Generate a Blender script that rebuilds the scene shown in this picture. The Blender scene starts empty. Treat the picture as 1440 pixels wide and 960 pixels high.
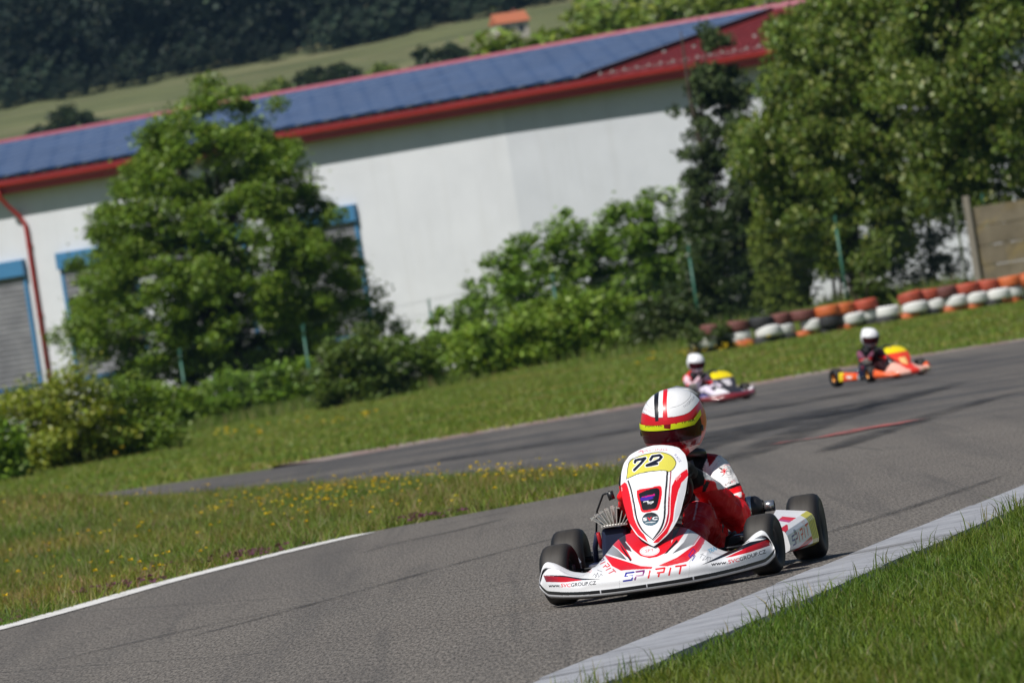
import bpy, bmesh, math, random
import numpy as np
from mathutils import Vector, Matrix, noise as mnoise
from mathutils.geometry import tessellate_polygon
random.seed(7)
RNG = np.random.default_rng(11)
SC = bpy.context.scene
COL = SC.collection

# ---------------------------------------------------------------- camera, sky, sun, exposure
FPX, ROLL, CAMH, FOCUS = 10200.0, math.radians(8.7), 1.13, 30.6
cam_d = bpy.data.cameras.new('camera')
cam_d.sensor_fit = 'HORIZONTAL'
cam_d.sensor_width = 36.0
cam_d.lens = FPX / 1440 * 36.0
cam_d.clip_start = 0.5
cam_d.clip_end = 6000
cam_d.dof.use_dof = True
cam_d.dof.focus_distance = FOCUS
cam_d.dof.aperture_fstop = 9.5
cam_o = bpy.data.objects.new('camera', cam_d)
COL.objects.link(cam_o)
_r, _u = Vector((math.cos(ROLL), 0, -math.sin(ROLL))), Vector((math.sin(ROLL), 0, math.cos(ROLL)))
_m = Matrix.Identity(4)
for i in range(3):
    _m[i][0], _m[i][1], _m[i][2] = _r[i], _u[i], (0, -1, 0)[i]
_m[2][3] = CAMH
cam_o.matrix_world = _m
SC.camera = cam_o

SUN_EL, SUN_AZ = math.radians(54), math.atan2(-0.68, -0.73)     # azimuth measured from +Y towards +X
world = bpy.data.worlds.new('World')
SC.world = world
world.use_nodes = True
wn = world.node_tree
sky = wn.nodes.new('ShaderNodeTexSky')
sky.sky_type = 'NISHITA'
sky.sun_disc = False
sky.sun_elevation = SUN_EL
sky.sun_rotation = SUN_AZ
sky.dust_density = 0.4
sky.ozone_density = 2.6
bg = wn.nodes['Background']
bg.inputs[1].default_value = 0.053
wn.links.new(sky.outputs[0], bg.inputs[0])
sun_d = bpy.data.lights.new('sun', 'SUN')
sun_d.energy = 5.0
sun_d.angle = math.radians(0.53)
sun_d.color = (1.0, 0.962, 0.905)
sun_o = bpy.data.objects.new('sun', sun_d)
COL.objects.link(sun_o)
SUN_DIR = Vector((math.sin(SUN_AZ) * math.cos(SUN_EL), math.cos(SUN_AZ) * math.cos(SUN_EL), math.sin(SUN_EL)))
sun_o.rotation_euler = SUN_DIR.to_track_quat('Z', 'Y').to_euler()
SC.view_settings.view_transform = 'Standard'
SC.view_settings.look = 'None'
SC.view_settings.gamma = 1.0
SC.view_settings.exposure = 0.0
SC.cycles.max_bounces = 6
SC.cycles.diffuse_bounces = 3
SC.cycles.glossy_bounces = 3
SC.cycles.transparent_max_bounces = 6
SC.cycles.caustics_reflective = False
SC.cycles.caustics_refractive = False
SC.cycles.use_denoising = True
SC.cycles.sample_clamp_indirect = 6

# ---------------------------------------------------------------- measuring helpers
def uv_of(px, py):
    dx, dy = px - 720.0, py - 480.0
    return dx * math.cos(ROLL) - dy * math.sin(ROLL), dx * math.sin(ROLL) + dy * math.cos(ROLL)
def at(px, py, Z):
    u, v = uv_of(px, py)
    return Vector((u * Z / FPX, Z, CAMH - v * Z / FPX))

def sstep(a, b, x):
    t = np.clip((np.asarray(x, float) - a) / (b - a), 0, 1)
    return t * t * (3 - 2 * t)
def height(X, Y):
    """ground height: flat circuit, grass bank rising to the right, then the far hillside"""
    X, Y = np.asarray(X, float), np.asarray(Y, float)
    w = np.clip((X + 9) / 18, 0, 1)
    h = (sstep(109, 152, Y) * 0.30 + sstep(163, 191, Y) * 0.70) * (0.03 + 0.80 * w)
    mound = 0.34 * sstep(-2.9, -5.0, X) * np.exp(-((Y - 69) / 6.0) ** 2) - 0.014
    h = h + np.maximum(mound, 0)
    s = np.clip((Y - 300) / 440, 0, None)
    hill = np.where(Y < 740, 33 * s ** 1.3, 33 + (Y - 740) * 0.16)
    und = 0.9 * np.sin(X * 0.035 + 0.7) * np.clip((Y - 420) / 200, 0, 1)
    return h + hill + und * np.clip((Y - 420) / 100, 0, 1)
def H(x, y):
    return float(height(x, y))

# ---------------------------------------------------------------- objects
def tag(o, label=None, cat=None, group=None, kind=None):
    if label: o['label'] = label
    if cat: o['category'] = cat
    if group: o['group'] = group
    if kind: o['kind'] = kind
    return o
def empty(name, loc=(0, 0, 0), rz=0.0, scale=1.0):
    o = bpy.data.objects.new(name, None)
    COL.objects.link(o)
    o.location = loc
    o.rotation_euler = (0, 0, rz)
    o.scale = (scale,) * 3
    o.empty_display_size = 0.2
    return o
def put(name, mesh, parent=None):
    o = bpy.data.objects.new(name, mesh)
    COL.objects.link(o)
    if parent: o.parent = parent
    return o
def np_mesh(name, V, F, mat=None, colors=None, smooth=False):
    """V (n,3), F (m,k) index array; colors (n,3) linear"""
    V = np.asarray(V, np.float32); F = np.asarray(F, np.int32)
    me = bpy.data.meshes.new(name)
    m, k = F.shape
    me.vertices.add(len(V)); me.vertices.foreach_set('co', V.ravel())
    me.loops.add(m * k); me.loops.foreach_set('vertex_index', F.ravel())
    me.polygons.add(m)
    me.polygons.foreach_set('loop_start', np.arange(0, m * k, k, dtype=np.int32))
    try: me.polygons.foreach_set('loop_total', np.full(m, k, np.int32))
    except Exception: pass
    if smooth: me.polygons.foreach_set('use_smooth', np.ones(m, bool))
    if colors is not None: set_cols(me, colors)
    me.update(calc_edges=True)
    me.validate()
    if mat: me.materials.append(mat)
    return me
def set_cols(me, C):
    C = np.asarray(C, np.float32)
    a = me.color_attributes.new('Col', 'FLOAT_COLOR', 'POINT')
    a.data.foreach_set('color', np.concatenate([C, np.ones((len(C), 1), np.float32)], 1).ravel())
class MB:
    """collects solids into one mesh"""
    def __init__(s): s.bm = bmesh.new()
    def box(s, c, size, rot=None, bev=0.0):
        g = bmesh.ops.create_cube(s.bm, size=1.0)
        vs = g['verts']
        M = Matrix.Translation(c) @ (rot.to_4x4() if rot else Matrix.Identity(4)) @ Matrix.Diagonal((*size, 1))
        bmesh.ops.transform(s.bm, matrix=M, verts=vs)
        if bev > 0:
            es = list({e for v in vs for e in v.link_edges})
            bmesh.ops.bevel(s.bm, geom=es, offset=bev, segments=2, affect='EDGES', profile=0.5)
        return s
    def tube(s, pts, r, n=10, cap=True):
        pts = [Vector(p) for p in pts]
        rs = r if isinstance(r, (list, tuple)) else [r] * len(pts)
        rings = []
        ref = None
        for i, p in enumerate(pts):
            d = (pts[min(i + 1, len(pts) - 1)] - pts[max(i - 1, 0)]).normalized()
            if ref is None:
                ref = d.orthogonal().normalized()
            a = (ref - d * ref.dot(d))
            if a.length < 1e-5: a = d.orthogonal()
            a.normalize(); ref = a
            b = d.cross(a)
            rings.append([s.bm.verts.new(p + (a * math.cos(t) + b * math.sin(t)) * rs[i]) for t in [2 * math.pi * k / n for k in range(n)]])
        for A, B in zip(rings, rings[1:]):
            for k in range(n):
                f = s.bm.faces.new((A[k], A[(k + 1) % n], B[(k + 1) % n], B[k])); f.smooth = True
        if cap:
            s.bm.faces.new(rings[0][::-1]); s.bm.faces.new(rings[-1])
        return s
    def lathe(s, prof, c=(0, 0, 0), axis='Z', n=32, closed=False, rot=None):
        """prof: (radius, along) list"""
        rings = []
        for k in range(n):
            t = 2 * math.pi * k / n
            ring = []
            for (r, h) in prof:
                p = Vector((r * math.cos(t), r * math.sin(t), h))
                if axis == 'X': p = Vector((p.z, p.x, p.y))
                elif axis == 'Y': p = Vector((p.y, p.z, p.x))
                if rot: p = rot @ p
                ring.append(s.bm.verts.new(p + Vector(c)))
            rings.append(ring)
        L = len(prof)
        for k in range(n):
            A, B = rings[k], rings[(k + 1) % n]
            for j in range(L if closed else L - 1):
                j2 = (j + 1) % L
                f = s.bm.faces.new((A[j], B[j], B[j2], A[j2])); f.smooth = True
        return s
    def ball(s, c, r, sub=2, sc=(1, 1, 1), rot=None):
        g = bmesh.ops.create_icosphere(s.bm, subdivisions=sub, radius=1.0)
        M = Matrix.Translation(c) @ (rot.to_4x4() if rot else Matrix.Identity(4)) @ Matrix.Diagonal((r * sc[0], r * sc[1], r * sc[2], 1))
        bmesh.ops.transform(s.bm, matrix=M, verts=g['verts'])
        for v in g['verts']:
            for f in v.link_faces: f.smooth = True
        return s
    def chain(s, pts, sub=2, step=0.35):
        """overlapping balls along a path of (point, radius)"""
        for (p, r), (q, t) in zip(pts, pts[1:]):
            p, q = Vector(p), Vector(q)
            n = max(1, int((q - p).length / (min(r, t) * step)))
            for i in range(n + 1):
                f = i / n
                s.ball(p.lerp(q, f), r + (t - r) * f, sub)
        return s
    def poly(s, pts):
        return s.bm.faces.new([s.bm.verts.new(p) for p in pts])
    def mesh(s, name, mat):
        bmesh.ops.recalc_face_normals(s.bm, faces=s.bm.faces)
        me = bpy.data.meshes.new(name)
        s.bm.to_mesh(me); s.bm.free()
        if mat: me.materials.append(mat)
        return me
    def obj(s, name, mat, parent=None):
        return put(name, s.mesh(name, mat), parent)
def remeshed(mb, name, voxel, mat, smooth_it=6):
    me0 = mb.mesh(name, None)
    o = bpy.data.objects.new('tmp', me0); COL.objects.link(o)
    m = o.modifiers.new('r', 'REMESH'); m.mode = 'VOXEL'; m.voxel_size = voxel; m.use_smooth_shade = True
    m = o.modifiers.new('s', 'SMOOTH'); m.factor = 0.5; m.iterations = smooth_it
    dg = bpy.context.evaluated_depsgraph_get()
    me = bpy.data.meshes.new_from_object(o.evaluated_get(dg))
    me.name = name
    bpy.data.objects.remove(o); bpy.data.meshes.remove(me0)
    me.polygons.foreach_set('use_smooth', np.ones(len(me.polygons), bool))
    me.materials.clear(); me.materials.append(mat)
    return me
def verts_of(me):
    a = np.empty(len(me.vertices) * 3, np.float32); me.vertices.foreach_get('co', a)
    return a.reshape(-1, 3)

# ---------------------------------------------------------------- materials
def lin(c):
    """sRGB 0-255 -> linear"""
    c = np.asarray(c, float) / 255.0
    return np.where(c <= 0.04045, c / 12.92, ((c + 0.055) / 1.055) ** 2.4)
class NT:
    def __init__(s, name):
        s.m = bpy.data.materials.new(name); s.m.use_nodes = True
        s.t = s.m.node_tree; s.N = s.t.nodes; s.L = s.t.links
        s.p = s.N['Principled BSDF']; s.out = s.N['Material Output']
    def n(s, typ, **kw):
        x = s.N.new(typ)
        for k, v in kw.items():
            if k.startswith('i_'):
                key = k[2:]
                key = int(key) if key.isdigit() else key.replace('_', ' ')
                tgt = x.inputs[key]
                if hasattr(v, 'is_output') or isinstance(v, bpy.types.NodeSocket): s.L.new(v, tgt)
                else: tgt.default_value = v
            else: setattr(x, k, v)
        return x
    def link(s, a, b): s.L.new(a, b)
    def noise(s, scale, detail=4, rough=0.55, vec=None, dist=0.0):
        x = s.n('ShaderNodeTexNoise'); x.inputs['Scale'].default_value = scale; x.inputs['Detail'].default_value = detail
        x.inputs['Roughness'].default_value = rough; x.inputs['Distortion'].default_value = dist
        if vec is not None: s.L.new(vec, x.inputs['Vector'])
        return x.outputs['Fac']
    def coords(s, scale=(1, 1, 1), rot=(0, 0, 0), kind='Object'):
        c = s.n('ShaderNodeTexCoord'); m = s.n('ShaderNodeMapping')
        m.inputs['Scale'].default_value = scale; m.inputs['Rotation'].default_value = rot
        s.L.new(c.outputs[kind], m.inputs['Vector'])
        return m.outputs['Vector']
    def ramp(s, fac, stops):
        r = s.n('ShaderNodeValToRGB'); e = r.color_ramp.elements
        while len(e) < len(stops): e.new(0.5)
        for k, (p, c) in enumerate(stops):
            e[k].position = p
            c = (c, c, c) if np.isscalar(c) else c
            e[k].color = (*[float(z) for z in c], 1)
        s.L.new(fac, r.inputs[0])
        return r.outputs['Color']
    def mix(s, fac, a, b, mode='MIX'):
        x = s.n('ShaderNodeMix', data_type='RGBA', blend_type=mode)
        for sock, v in ((x.inputs[0], fac), (x.inputs[6], a), (x.inputs[7], b)):
            if isinstance(v, bpy.types.NodeSocket): s.L.new(v, sock)
            elif np.isscalar(v): sock.default_value = float(v) if sock.type == 'VALUE' else (v, v, v, 1)
            else: sock.default_value = (*[float(z) for z in v], 1)
        return x.outputs[2]
    def math(s, op, a, b=0.0, clamp=False):
        x = s.n('ShaderNodeMath', operation=op); x.use_clamp = clamp
        for k, v in enumerate((a, b)):
            if isinstance(v, bpy.types.NodeSocket): s.L.new(v, x.inputs[k])
            else: x.inputs[k].default_value = v
        return x.outputs[0]
    def bump(s, h, strength=0.3, dist=0.01):
        b = s.n('ShaderNodeBump'); b.inputs['Strength'].default_value = strength; b.inputs['Distance'].default_value = dist
        s.L.new(h, b.inputs['Height']); s.L.new(b.outputs[0], s.p.inputs['Normal'])
    def base(s, c, rough=0.5, metal=0.0, spec=None, coat=0.0):
        if isinstance(c, bpy.types.NodeSocket): s.L.new(c, s.p.inputs['Base Color'])
        else: s.p.inputs['Base Color'].default_value = (*[float(z) for z in c], 1)
        if isinstance(rough, bpy.types.NodeSocket): s.L.new(rough, s.p.inputs['Roughness'])
        else: s.p.inputs['Roughness'].default_value = rough
        s.p.inputs['Metallic'].default_value = metal
        if spec is not None: s.p.inputs['Specular IOR Level'].default_value = spec
        s.p.inputs['Coat Weight'].default_value = coat
        s.p.inputs['Coat Roughness'].default_value = 0.08
        return s.m
def plain(name, c, rough=0.5, metal=0.0, var=0.12, scale=9.0, spec=None, coat=0.0, bump=0.0):
    t = NT(name)
    n = t.noise(scale, 5, 0.6, t.coords())
    c = np.asarray(c, float)
    col = t.ramp(n, [(0.25, c * (1 - var)), (0.75, np.minimum(c * (1 + var), 0.95))])
    t.base(col, rough, metal, spec, coat)
    if bump: t.bump(n, bump, 0.01)
    return t.m
def painted(name, rough=0.35, coat=0.4, dirt=0.06):
    """colour comes from the painted graphics stored on the mesh"""
    t = NT(name)
    a = t.n('ShaderNodeVertexColor', layer_name='Col')
    n = t.noise(14, 6, 0.65, t.coords())
    d = t.ramp(n, [(0.35, 1 - dirt), (0.7, 1.0)])
    t.base(t.mix(1.0, a.outputs['Color'], d, 'MULTIPLY'), rough, 0.0, None, coat)
    return t.m
def foliage_mat(name, trans=0.3, rough=0.5, spec=0.35, tint=(1.25, 1.15, 0.5)):
    t = NT(name)
    a = t.n('ShaderNodeVertexColor', layer_name='Col').outputs['Color']
    t.base(a, rough, 0, spec)
    tr = t.n('ShaderNodeBsdfTranslucent')
    t.link(t.mix(1.0, a, tint, 'MULTIPLY'), tr.inputs['Color'])
    mx = t.n('ShaderNodeMixShader'); mx.inputs[0].default_value = trans
    t.link(t.p.outputs[0], mx.inputs[1]); t.link(tr.outputs[0], mx.inputs[2]); t.link(mx.outputs[0], t.out.inputs[0])
    return t.m

M = {}
M['black'] = plain('black plastic', (0.012, 0.012, 0.014), 0.4)
M['steel'] = plain('chrome steel', (0.55, 0.55, 0.56), 0.25, 0.9)
M['alu'] = plain('cast aluminium', (0.62, 0.60, 0.55), 0.42, 0.6, bump=0.1)
M['darkmetal'] = plain('dark metal', (0.03, 0.03, 0.033), 0.35, 0.5)
M['seat'] = plain('seat shell', (0.015, 0.015, 0.017), 0.35)
M['navy'] = plain('dark blue box', (0.012, 0.018, 0.05), 0.45)
M['redpart'] = plain('red anodised metal', (0.45, 0.015, 0.02), 0.35, 0.3)
M['glove'] = plain('glove cloth', (0.012, 0.012, 0.013), 0.8)
M['gutter'] = plain('red coated sheet', (0.36, 0.022, 0.018), 0.35, var=0.08, scale=0.8)
M['paint'] = painted('painted bodywork')
def cloth_mat():
    t = NT('race suit cloth')
    a = t.n('ShaderNodeVertexColor', layer_name='Col')
    v = t.coords()
    w = t.noise(13, 3, 0.5, v, 0.3)
    f = t.noise(260, 2, 0.5, v)
    t.base(a.outputs['Color'], 0.55, 0, 0.22)
    t.bump(t.math('ADD', w, t.math('MULTIPLY', f, 0.03)), 0.65, 0.03)
    return t.m
M['cloth'] = cloth_mat()

def asphalt_mat():
    t = NT('asphalt')
    P = t.coords()
    g1 = t.noise(1.0, 3, 0.8, t.coords((85, 6.5, 1), (0, 0, math.radians(12))))
    g2 = t.noise(34, 5, 0.7, P)
    patch = t.noise(0.35, 5, 0.6, P)
    geo = t.n('ShaderNodeTexCoord').outputs['Object']
    sep = t.n('ShaderNodeSeparateXYZ'); t.link(geo, sep.inputs[0])
    # rubber laid along the driving direction of the home straight
    a = t.coords((1.5, 0.05, 1), (0, 0, math.radians(13)))
    s1 = t.ramp(t.noise(1.0, 6, 0.62, a, 0.35), [(0.47, 0.0), (0.68, 1.0)])
    a2 = t.coords((5.0, 0.12, 1), (0, 0, math.radians(15)))
    s2 = t.ramp(t.noise(1.0, 5, 0.6, a2, 0.8), [(0.56, 0.0), (0.64, 1.0)])
    a3 = t.coords((0.16, 0.42, 1), (0, 0, math.radians(-8)))
    s3 = t.ramp(t.noise(1.0, 6, 0.65, a3, 1.6), [(0.40, 0.0), (0.60, 1.0)])
    far = t.math('MULTIPLY', t.math('SUBTRACT', sep.outputs['Y'], 52.0), 1 / 14, True)
    gone = t.math('MULTIPLY', t.math('SUBTRACT', 103.0, sep.outputs['Y']), 1 / 10, True)
    band = t.math('MULTIPLY', far, gone)
    col = t.ramp(g2, [(0.25, (0.080, 0.071, 0.063)), (0.5, (0.125, 0.113, 0.100)), (0.8, (0.172, 0.157, 0.139))])
    col = t.mix(t.ramp(g1, [(0.36, 0.0), (0.64, 1.0)]), t.mix(1.0, col, 0.45, 'MULTIPLY'), t.mix(1.0, col, 1.75, 'MULTIPLY'))
    col = t.mix(t.ramp(patch, [(0.40, 0.0), (0.75, 0.5)]), col, t.mix(1.0, col, (0.78, 0.77, 0.78), 'MULTIPLY'))
    col = t.mix(t.math('MULTIPLY', s1, 0.42), col, (0.058, 0.056, 0.056))
    col = t.mix(t.math('MULTIPLY', s2, 0.22), col, (0.04, 0.04, 0.041))
    col = t.mix(t.math('MULTIPLY', t.math('MULTIPLY', s3, band), 0.78), col, (0.043, 0.044, 0.049))
    # repair seams and cracks
    vo = t.n('ShaderNodeTexVoronoi', feature='DISTANCE_TO_EDGE', voronoi_dimensions='2D')
    vo.inputs['Scale'].default_value = 0.22
    t.link(t.mix(0.10, P, t.n('ShaderNodeTexNoise', i_Scale=1.4).outputs['Color']), vo.inputs['Vector'])
    cr = t.ramp(vo.outputs['Distance'], [(0.0, 1.0), (0.006, 0.0)])
    col = t.mix(t.math('MULTIPLY', cr, 0.45), col, (0.03, 0.03, 0.03))
    t.base(col, 0.8, 0, 0.25)
    t.bump(t.math('ADD', g1, t.math('MULTIPLY', g2, 0.6)), 0.55, 0.006)
    return t.m
M['asphalt'] = asphalt_mat()

def ground_mat():
    t = NT('meadow ground')
    P = t.coords()
    n1 = t.noise(0.55, 6, 0.65, P); n2 = t.noise(9, 6, 0.7, P); n3 = t.noise(0.05, 4, 0.6, P)
    c = t.ramp(n1, [(0.3, (0.10, 0.14, 0.026)), (0.55, (0.14, 0.165, 0.04)), (0.75, (0.19, 0.18, 0.07))])
    c = t.mix(t.math('MULTIPLY', n2, 0.7), t.mix(1.0, c, 0.6, 'MULTIPLY'), t.mix(1.0, c, 1.35, 'MULTIPLY'))
    sep = t.n('ShaderNodeSeparateXYZ'); t.link(t.n('ShaderNodeTexCoord').outputs['Object'], sep.inputs[0])
    hillm = t.math('MULTIPLY', t.math('SUBTRACT', sep.outputs['Y'], 330.0), 1 / 150, True)
    strips = t.noise(1.0, 4, 0.6, t.coords((0.012, 0.075, 1), (0, 0, 0.12)), 0.6)
    hc = t.ramp(strips, [(0.36, (0.055, 0.080, 0.036)), (0.47, (0.13, 0.155, 0.068)), (0.54, (0.07, 0.095, 0.042)), (0.62, (0.19, 0.19, 0.10))])
    hc = t.mix(t.math('MULTIPLY', n3, 0.5), hc, (0.17, 0.15, 0.08))
    t.base(t.mix(hillm, c, hc), 0.9, 0, 0.1)
    t.bump(n2, 0.6, 0.05)
    return t.m
M['ground'] = ground_mat()

def kerb_mat():
    t = NT('worn concrete')
    P = t.coords()
    n = t.noise(3.2, 7, 0.68, P); g = t.noise(70, 3, 0.6, P)
    c = t.ramp(n, [(0.25, (0.20, 0.205, 0.225)), (0.5, (0.335, 0.345, 0.375)), (0.72, (0.42, 0.43, 0.46))])
    st = t.ramp(t.noise(0.9, 6, 0.7, P, 1.0), [(0.55, 0.0), (0.68, 1.0)])
    c = t.mix(t.math('MULTIPLY', st, 0.5), c, (0.13, 0.125, 0.12))
    c = t.mix(t.math('MULTIPLY', g, 0.6), c, t.mix(1.0, c, 0.5, 'MULTIPLY'))
    t.base(c, 0.8, 0, 0.3); t.bump(g, 0.4, 0.004)
    return t.m
M['kerb'] = kerb_mat()

def farkerb_mat():
    t = NT('faded red white kerb')
    sep = t.n('ShaderNodeSeparateXYZ'); t.link(t.n('ShaderNodeTexCoord').outputs['Object'], sep.inputs[0])
    st = t.math('GREATER_THAN', t.math('FRACT', t.math('MULTIPLY', sep.outputs['X'], 0.9)), 0.5)
    c = t.mix(st, (0.27, 0.19, 0.175), (0.29, 0.235, 0.215))
    n = t.noise(6, 6, 0.7, t.coords())
    c = t.mix(t.ramp(n, [(0.4, 0.0), (0.65, 0.8)]), c, (0.16, 0.13, 0.11))
    return t.base(c, 0.85, 0, 0.2)
M['farkerb'] = farkerb_mat()

def wornpaint_mat(name, c, cover=0.45):
    t = NT(name)
    n = t.noise(5, 7, 0.72, t.coords())
    col = t.mix(t.ramp(n, [(cover - 0.06, 0.0), (cover + 0.08, 1.0)]), c, (0.16, 0.155, 0.145))
    return t.base(col, 0.75, 0, 0.3)
M['whiteline'] = wornpaint_mat('worn white line paint', (0.66, 0.65, 0.63), 0.60)

M['blade'] = foliage_mat('grass blades', 0.35, 0.5, 0.3, (1.2, 1.15, 0.5))
M['leaf'] = foliage_mat('leaves', 0.30, 0.45, 0.4, (1.3, 1.25, 0.5))
M['needle'] = foliage_mat('needles', 0.12, 0.6, 0.2)
M['petal'] = foliage_mat('petals', 0.25, 0.6, 0.2, (1, 1, 0.8))
def bark_mat():
    t = NT('bark')
    n = t.noise(1.0, 6, 0.7, t.coords((9, 9, 1.6)))
    t.base(t.ramp(n, [(0.3, (0.025, 0.02, 0.015)), (0.7, (0.11, 0.09, 0.07))]), 0.9, 0, 0.1); t.bump(n, 0.7, 0.03)
    return t.m
M['bark'] = bark_mat()

# ---------------------------------------------------------------- ground
def build_ground():
    ys = np.concatenate([np.arange(-30, 40, 5), np.arange(40, 110, 1.5), np.arange(110, 200, 3), np.arange(200, 420, 10), np.arange(420, 760, 8), np.arange(760, 1600, 40)])
    xs = np.concatenate([np.arange(-900, -100, 80), np.arange(-100, -16, 6), np.arange(-16, 16, 0.8), np.arange(16, 100, 6), np.arange(100, 981, 80)])
    X, Y = np.meshgrid(xs, ys)
    V = np.stack([X, Y, height(X, Y)], -1).reshape(-1, 3)
    nx, ny = len(xs), len(ys)
    i = (np.arange(ny - 1)[:, None] * nx + np.arange(nx - 1)[None]).ravel()
    F = np.stack([i, i + 1, i + 1 + nx, i + nx], 1)
    tag(put('ground', np_mesh('ground', V, F, M['ground'], smooth=True)), kind='structure')
build_ground()

def spline(pts, n=8):
    pts = [np.array(p, float) for p in pts]
    out = []
    for i in range(len(pts) - 1):
        p0, p1, p2, p3 = pts[max(i - 1, 0)], pts[i], pts[i + 1], pts[min(i + 2, len(pts) - 1)]
        for k in range(n):
            t = k / n
            out.append(0.5 * (2 * p1 + (p2 - p0) * t + (2 * p0 - 5 * p1 + 4 * p2 - p3) * t * t + (3 * p1 - p0 - 3 * p2 + p3) * t ** 3))
    out.append(pts[-1])
    return np.array(out)
def kerb_x(y): return 0.195 * (y - 24.4)
KERB = spline([(kerb_x(y) , y) for y in (86, 65, 45, 37, 30, 24, 16, 7, -4)], 6)
FAR_EDGE = spline([(-60, 122), (-25, 104), (-12, 97.5), (-7, 94.2), (-3.2, 91.2), (-1.3, 94), (1.57, 98), (3.86, 103.5), (5.98, 106.3), (8, 106), (11, 101.5), (13.6, 93), (11.99, 86)], 6)
INNER = spline([(-12, -4), (-9.6, 10), (-6.5, 24), (-4.55, 33), (-3.05, 39.6), (-2.24, 44.5), (-1.24, 48.6), (-.35, 50.0), (.3, 51.0), (.72, 52.5), (.86, 54.5), (.75, 56.5), (.42, 58.5), (-.95, 66), (-3.2, 77), (-7, 86), (-12, 91), (-25, 97.5), (-60, 113)], 6)
TRACK = np.concatenate([FAR_EDGE, KERB[1:], INNER])
def inside(poly, X, Y):
    c = np.zeros(np.shape(X), bool)
    x1, y1 = poly[:, 0], poly[:, 1]
    x0, y0 = np.roll(x1, 1), np.roll(y1, 1)
    for a, b, d, e in zip(x0, y0, x1, y1):
        if b == e: continue
        m = (b > Y) != (e > Y)
        c ^= m & (X < (d - a) * (Y - b) / (e - b) + a)
    return c
def flat_poly(pts, z):
    tris = tessellate_polygon([[Vector((x, y, 0)) for x, y in pts]])
    V = np.array([(x, y, z) for x, y in pts]); F = np.array(tris)
    n = np.cross(V[F[:, 1]] - V[F[:, 0]], V[F[:, 2]] - V[F[:, 0]])[:, 2]
    F[n < 0] = F[n < 0][:, ::-1]
    return V, F
V, F = flat_poly(TRACK, 0.006)
tag(put('track', np_mesh('track', V, F, M['asphalt'])), kind='structure')

def offset(path, d):
    t = np.gradient(path, axis=0); t /= np.linalg.norm(t, axis=1)[:, None]
    return path + np.stack([-t[:, 1], t[:, 0]], 1) * d
def ribbon(name, path, prof, mat, breaks=None):
    """strip along a path: prof = (offset, height) list"""
    rows = [np.concatenate([offset(path, o), np.full((len(path), 1), h)], 1) for o, h in prof]
    k = len(prof); n = len(path)
    V = np.stack(rows, 1).reshape(-1, 3)
    F = []
    for i in range(n - 1):
        for j in range(k - 1):
            F.append((i * k + j, i * k + j + 1, (i + 1) * k + j + 1, (i + 1) * k + j))
    return np_mesh(name, V, np.array(F), mat)
# near kerb: cast concrete slabs laid end to end (one thing)
kb = MB()
for i, y0 in enumerate(np.arange(2, 84, 1.0)):
    y1 = y0 + 0.992
    a0, a1 = np.array((kerb_x(y0), y0)), np.array((kerb_x(y1), y1))
    d = (a1 - a0) / np.linalg.norm(a1 - a0); nrm = np.array((d[1], -d[0]))
    j = random.uniform(-.004, .004)
    prof = [(-0.005, 0.004), (0.0, 0.014 + j), (0.26, 0.026 + j), (0.44, 0.026 + j), (0.46, -0.02)]
    ring = [[kb.bm.verts.new((*(a + nrm * o), h)) for o, h in prof] for a in (a0, a1)]
    for q in range(len(prof) - 1):
        kb.bm.faces.new((ring[0][q], ring[0][q + 1], ring[1][q + 1], ring[1][q]))
    kb.bm.faces.new(ring[0]); kb.bm.faces.new(ring[1][::-1])
tag(kb.obj('kerb', M['kerb']), 'pale grey concrete kerb running along the near edge of the track beside the grass', 'kerb', kind='structure')
i0 = [i for i in range(len(INNER)) if INNER[i][1] < 48.9 and INNER[i][0] < -1.1]
WL = INNER[i0]
tag(put('edge_line', ribbon('edge_line', WL, [(0.03, 0.011), (-0.17, 0.011)], M['whiteline'])), kind='structure')
fk = np.array([p for p in FAR_EDGE if -3.1 < p[0] < 13.5 and p[1] > 90])
tag(put('far_kerb', ribbon('far_kerb', fk, [(-0.3, 0.009), (-0.1, 0.016), (0.55, 0.034), (0.66, 0.0)], M['farkerb'])), kind='structure')

# worn red, orange and white paint dashes left on the tarmac
mk = {'red': [], 'orange': [], 'pale': []}
a, b = at(1200, 611, 1)*0, None
def on_ground(px, py):
    u, v = uv_of(px, py); Z = FPX * CAMH / v
    return np.array((u * Z / FPX, Z))
A, B = on_ground(1204, 610), on_ground(1322, 586)
dirv = (B - A) / np.linalg.norm(B - A); nv = np.array((-dirv[1], dirv[0]))
L = np.linalg.norm(B - A)
pos = 0.0
while pos < L:
    ln = random.uniform(0.15, 0.7); wd = random.uniform(0.2, 0.85) * (1 - 0.6 * pos / L)
    key = random.choice(['red', 'red', 'orange', 'pale'])
    o = A + dirv * pos + nv * random.uniform(-.1, .1)
    q = [o + dirv * random.uniform(-.08, .08), o + dirv * ln, o + dirv * (ln + random.uniform(-.1, .1)) + nv * wd, o + dirv * random.uniform(-.1, .1) + nv * wd]
    mk[key].append([(*p, 0.0162) for p in q]); pos += ln * random.uniform(1.1, 2.2)
WTP = NT('worn track paint'); WTP.base(WTP.mix(WTP.ramp(WTP.noise(4.5, 6, .7, WTP.coords()), [(.42, 1.0), (.58, 0.0)]), WTP.n('ShaderNodeVertexColor', layer_name='Col').outputs['Color'], (.09, .085, .08)), .8); WTP = WTP.m
pm = MB(); cols = {'red': (0.46, 0.09, 0.08), 'orange': (0.6, 0.24, 0.06), 'pale': (0.5, 0.40, 0.36)}
VV, FF, CC = [], [], []
for k, qs in mk.items():
    for q in qs:
        FF.append(range(len(VV), len(VV) + 4)); VV += q; CC += [cols[k]] * 4
pm.bm.free()
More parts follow.
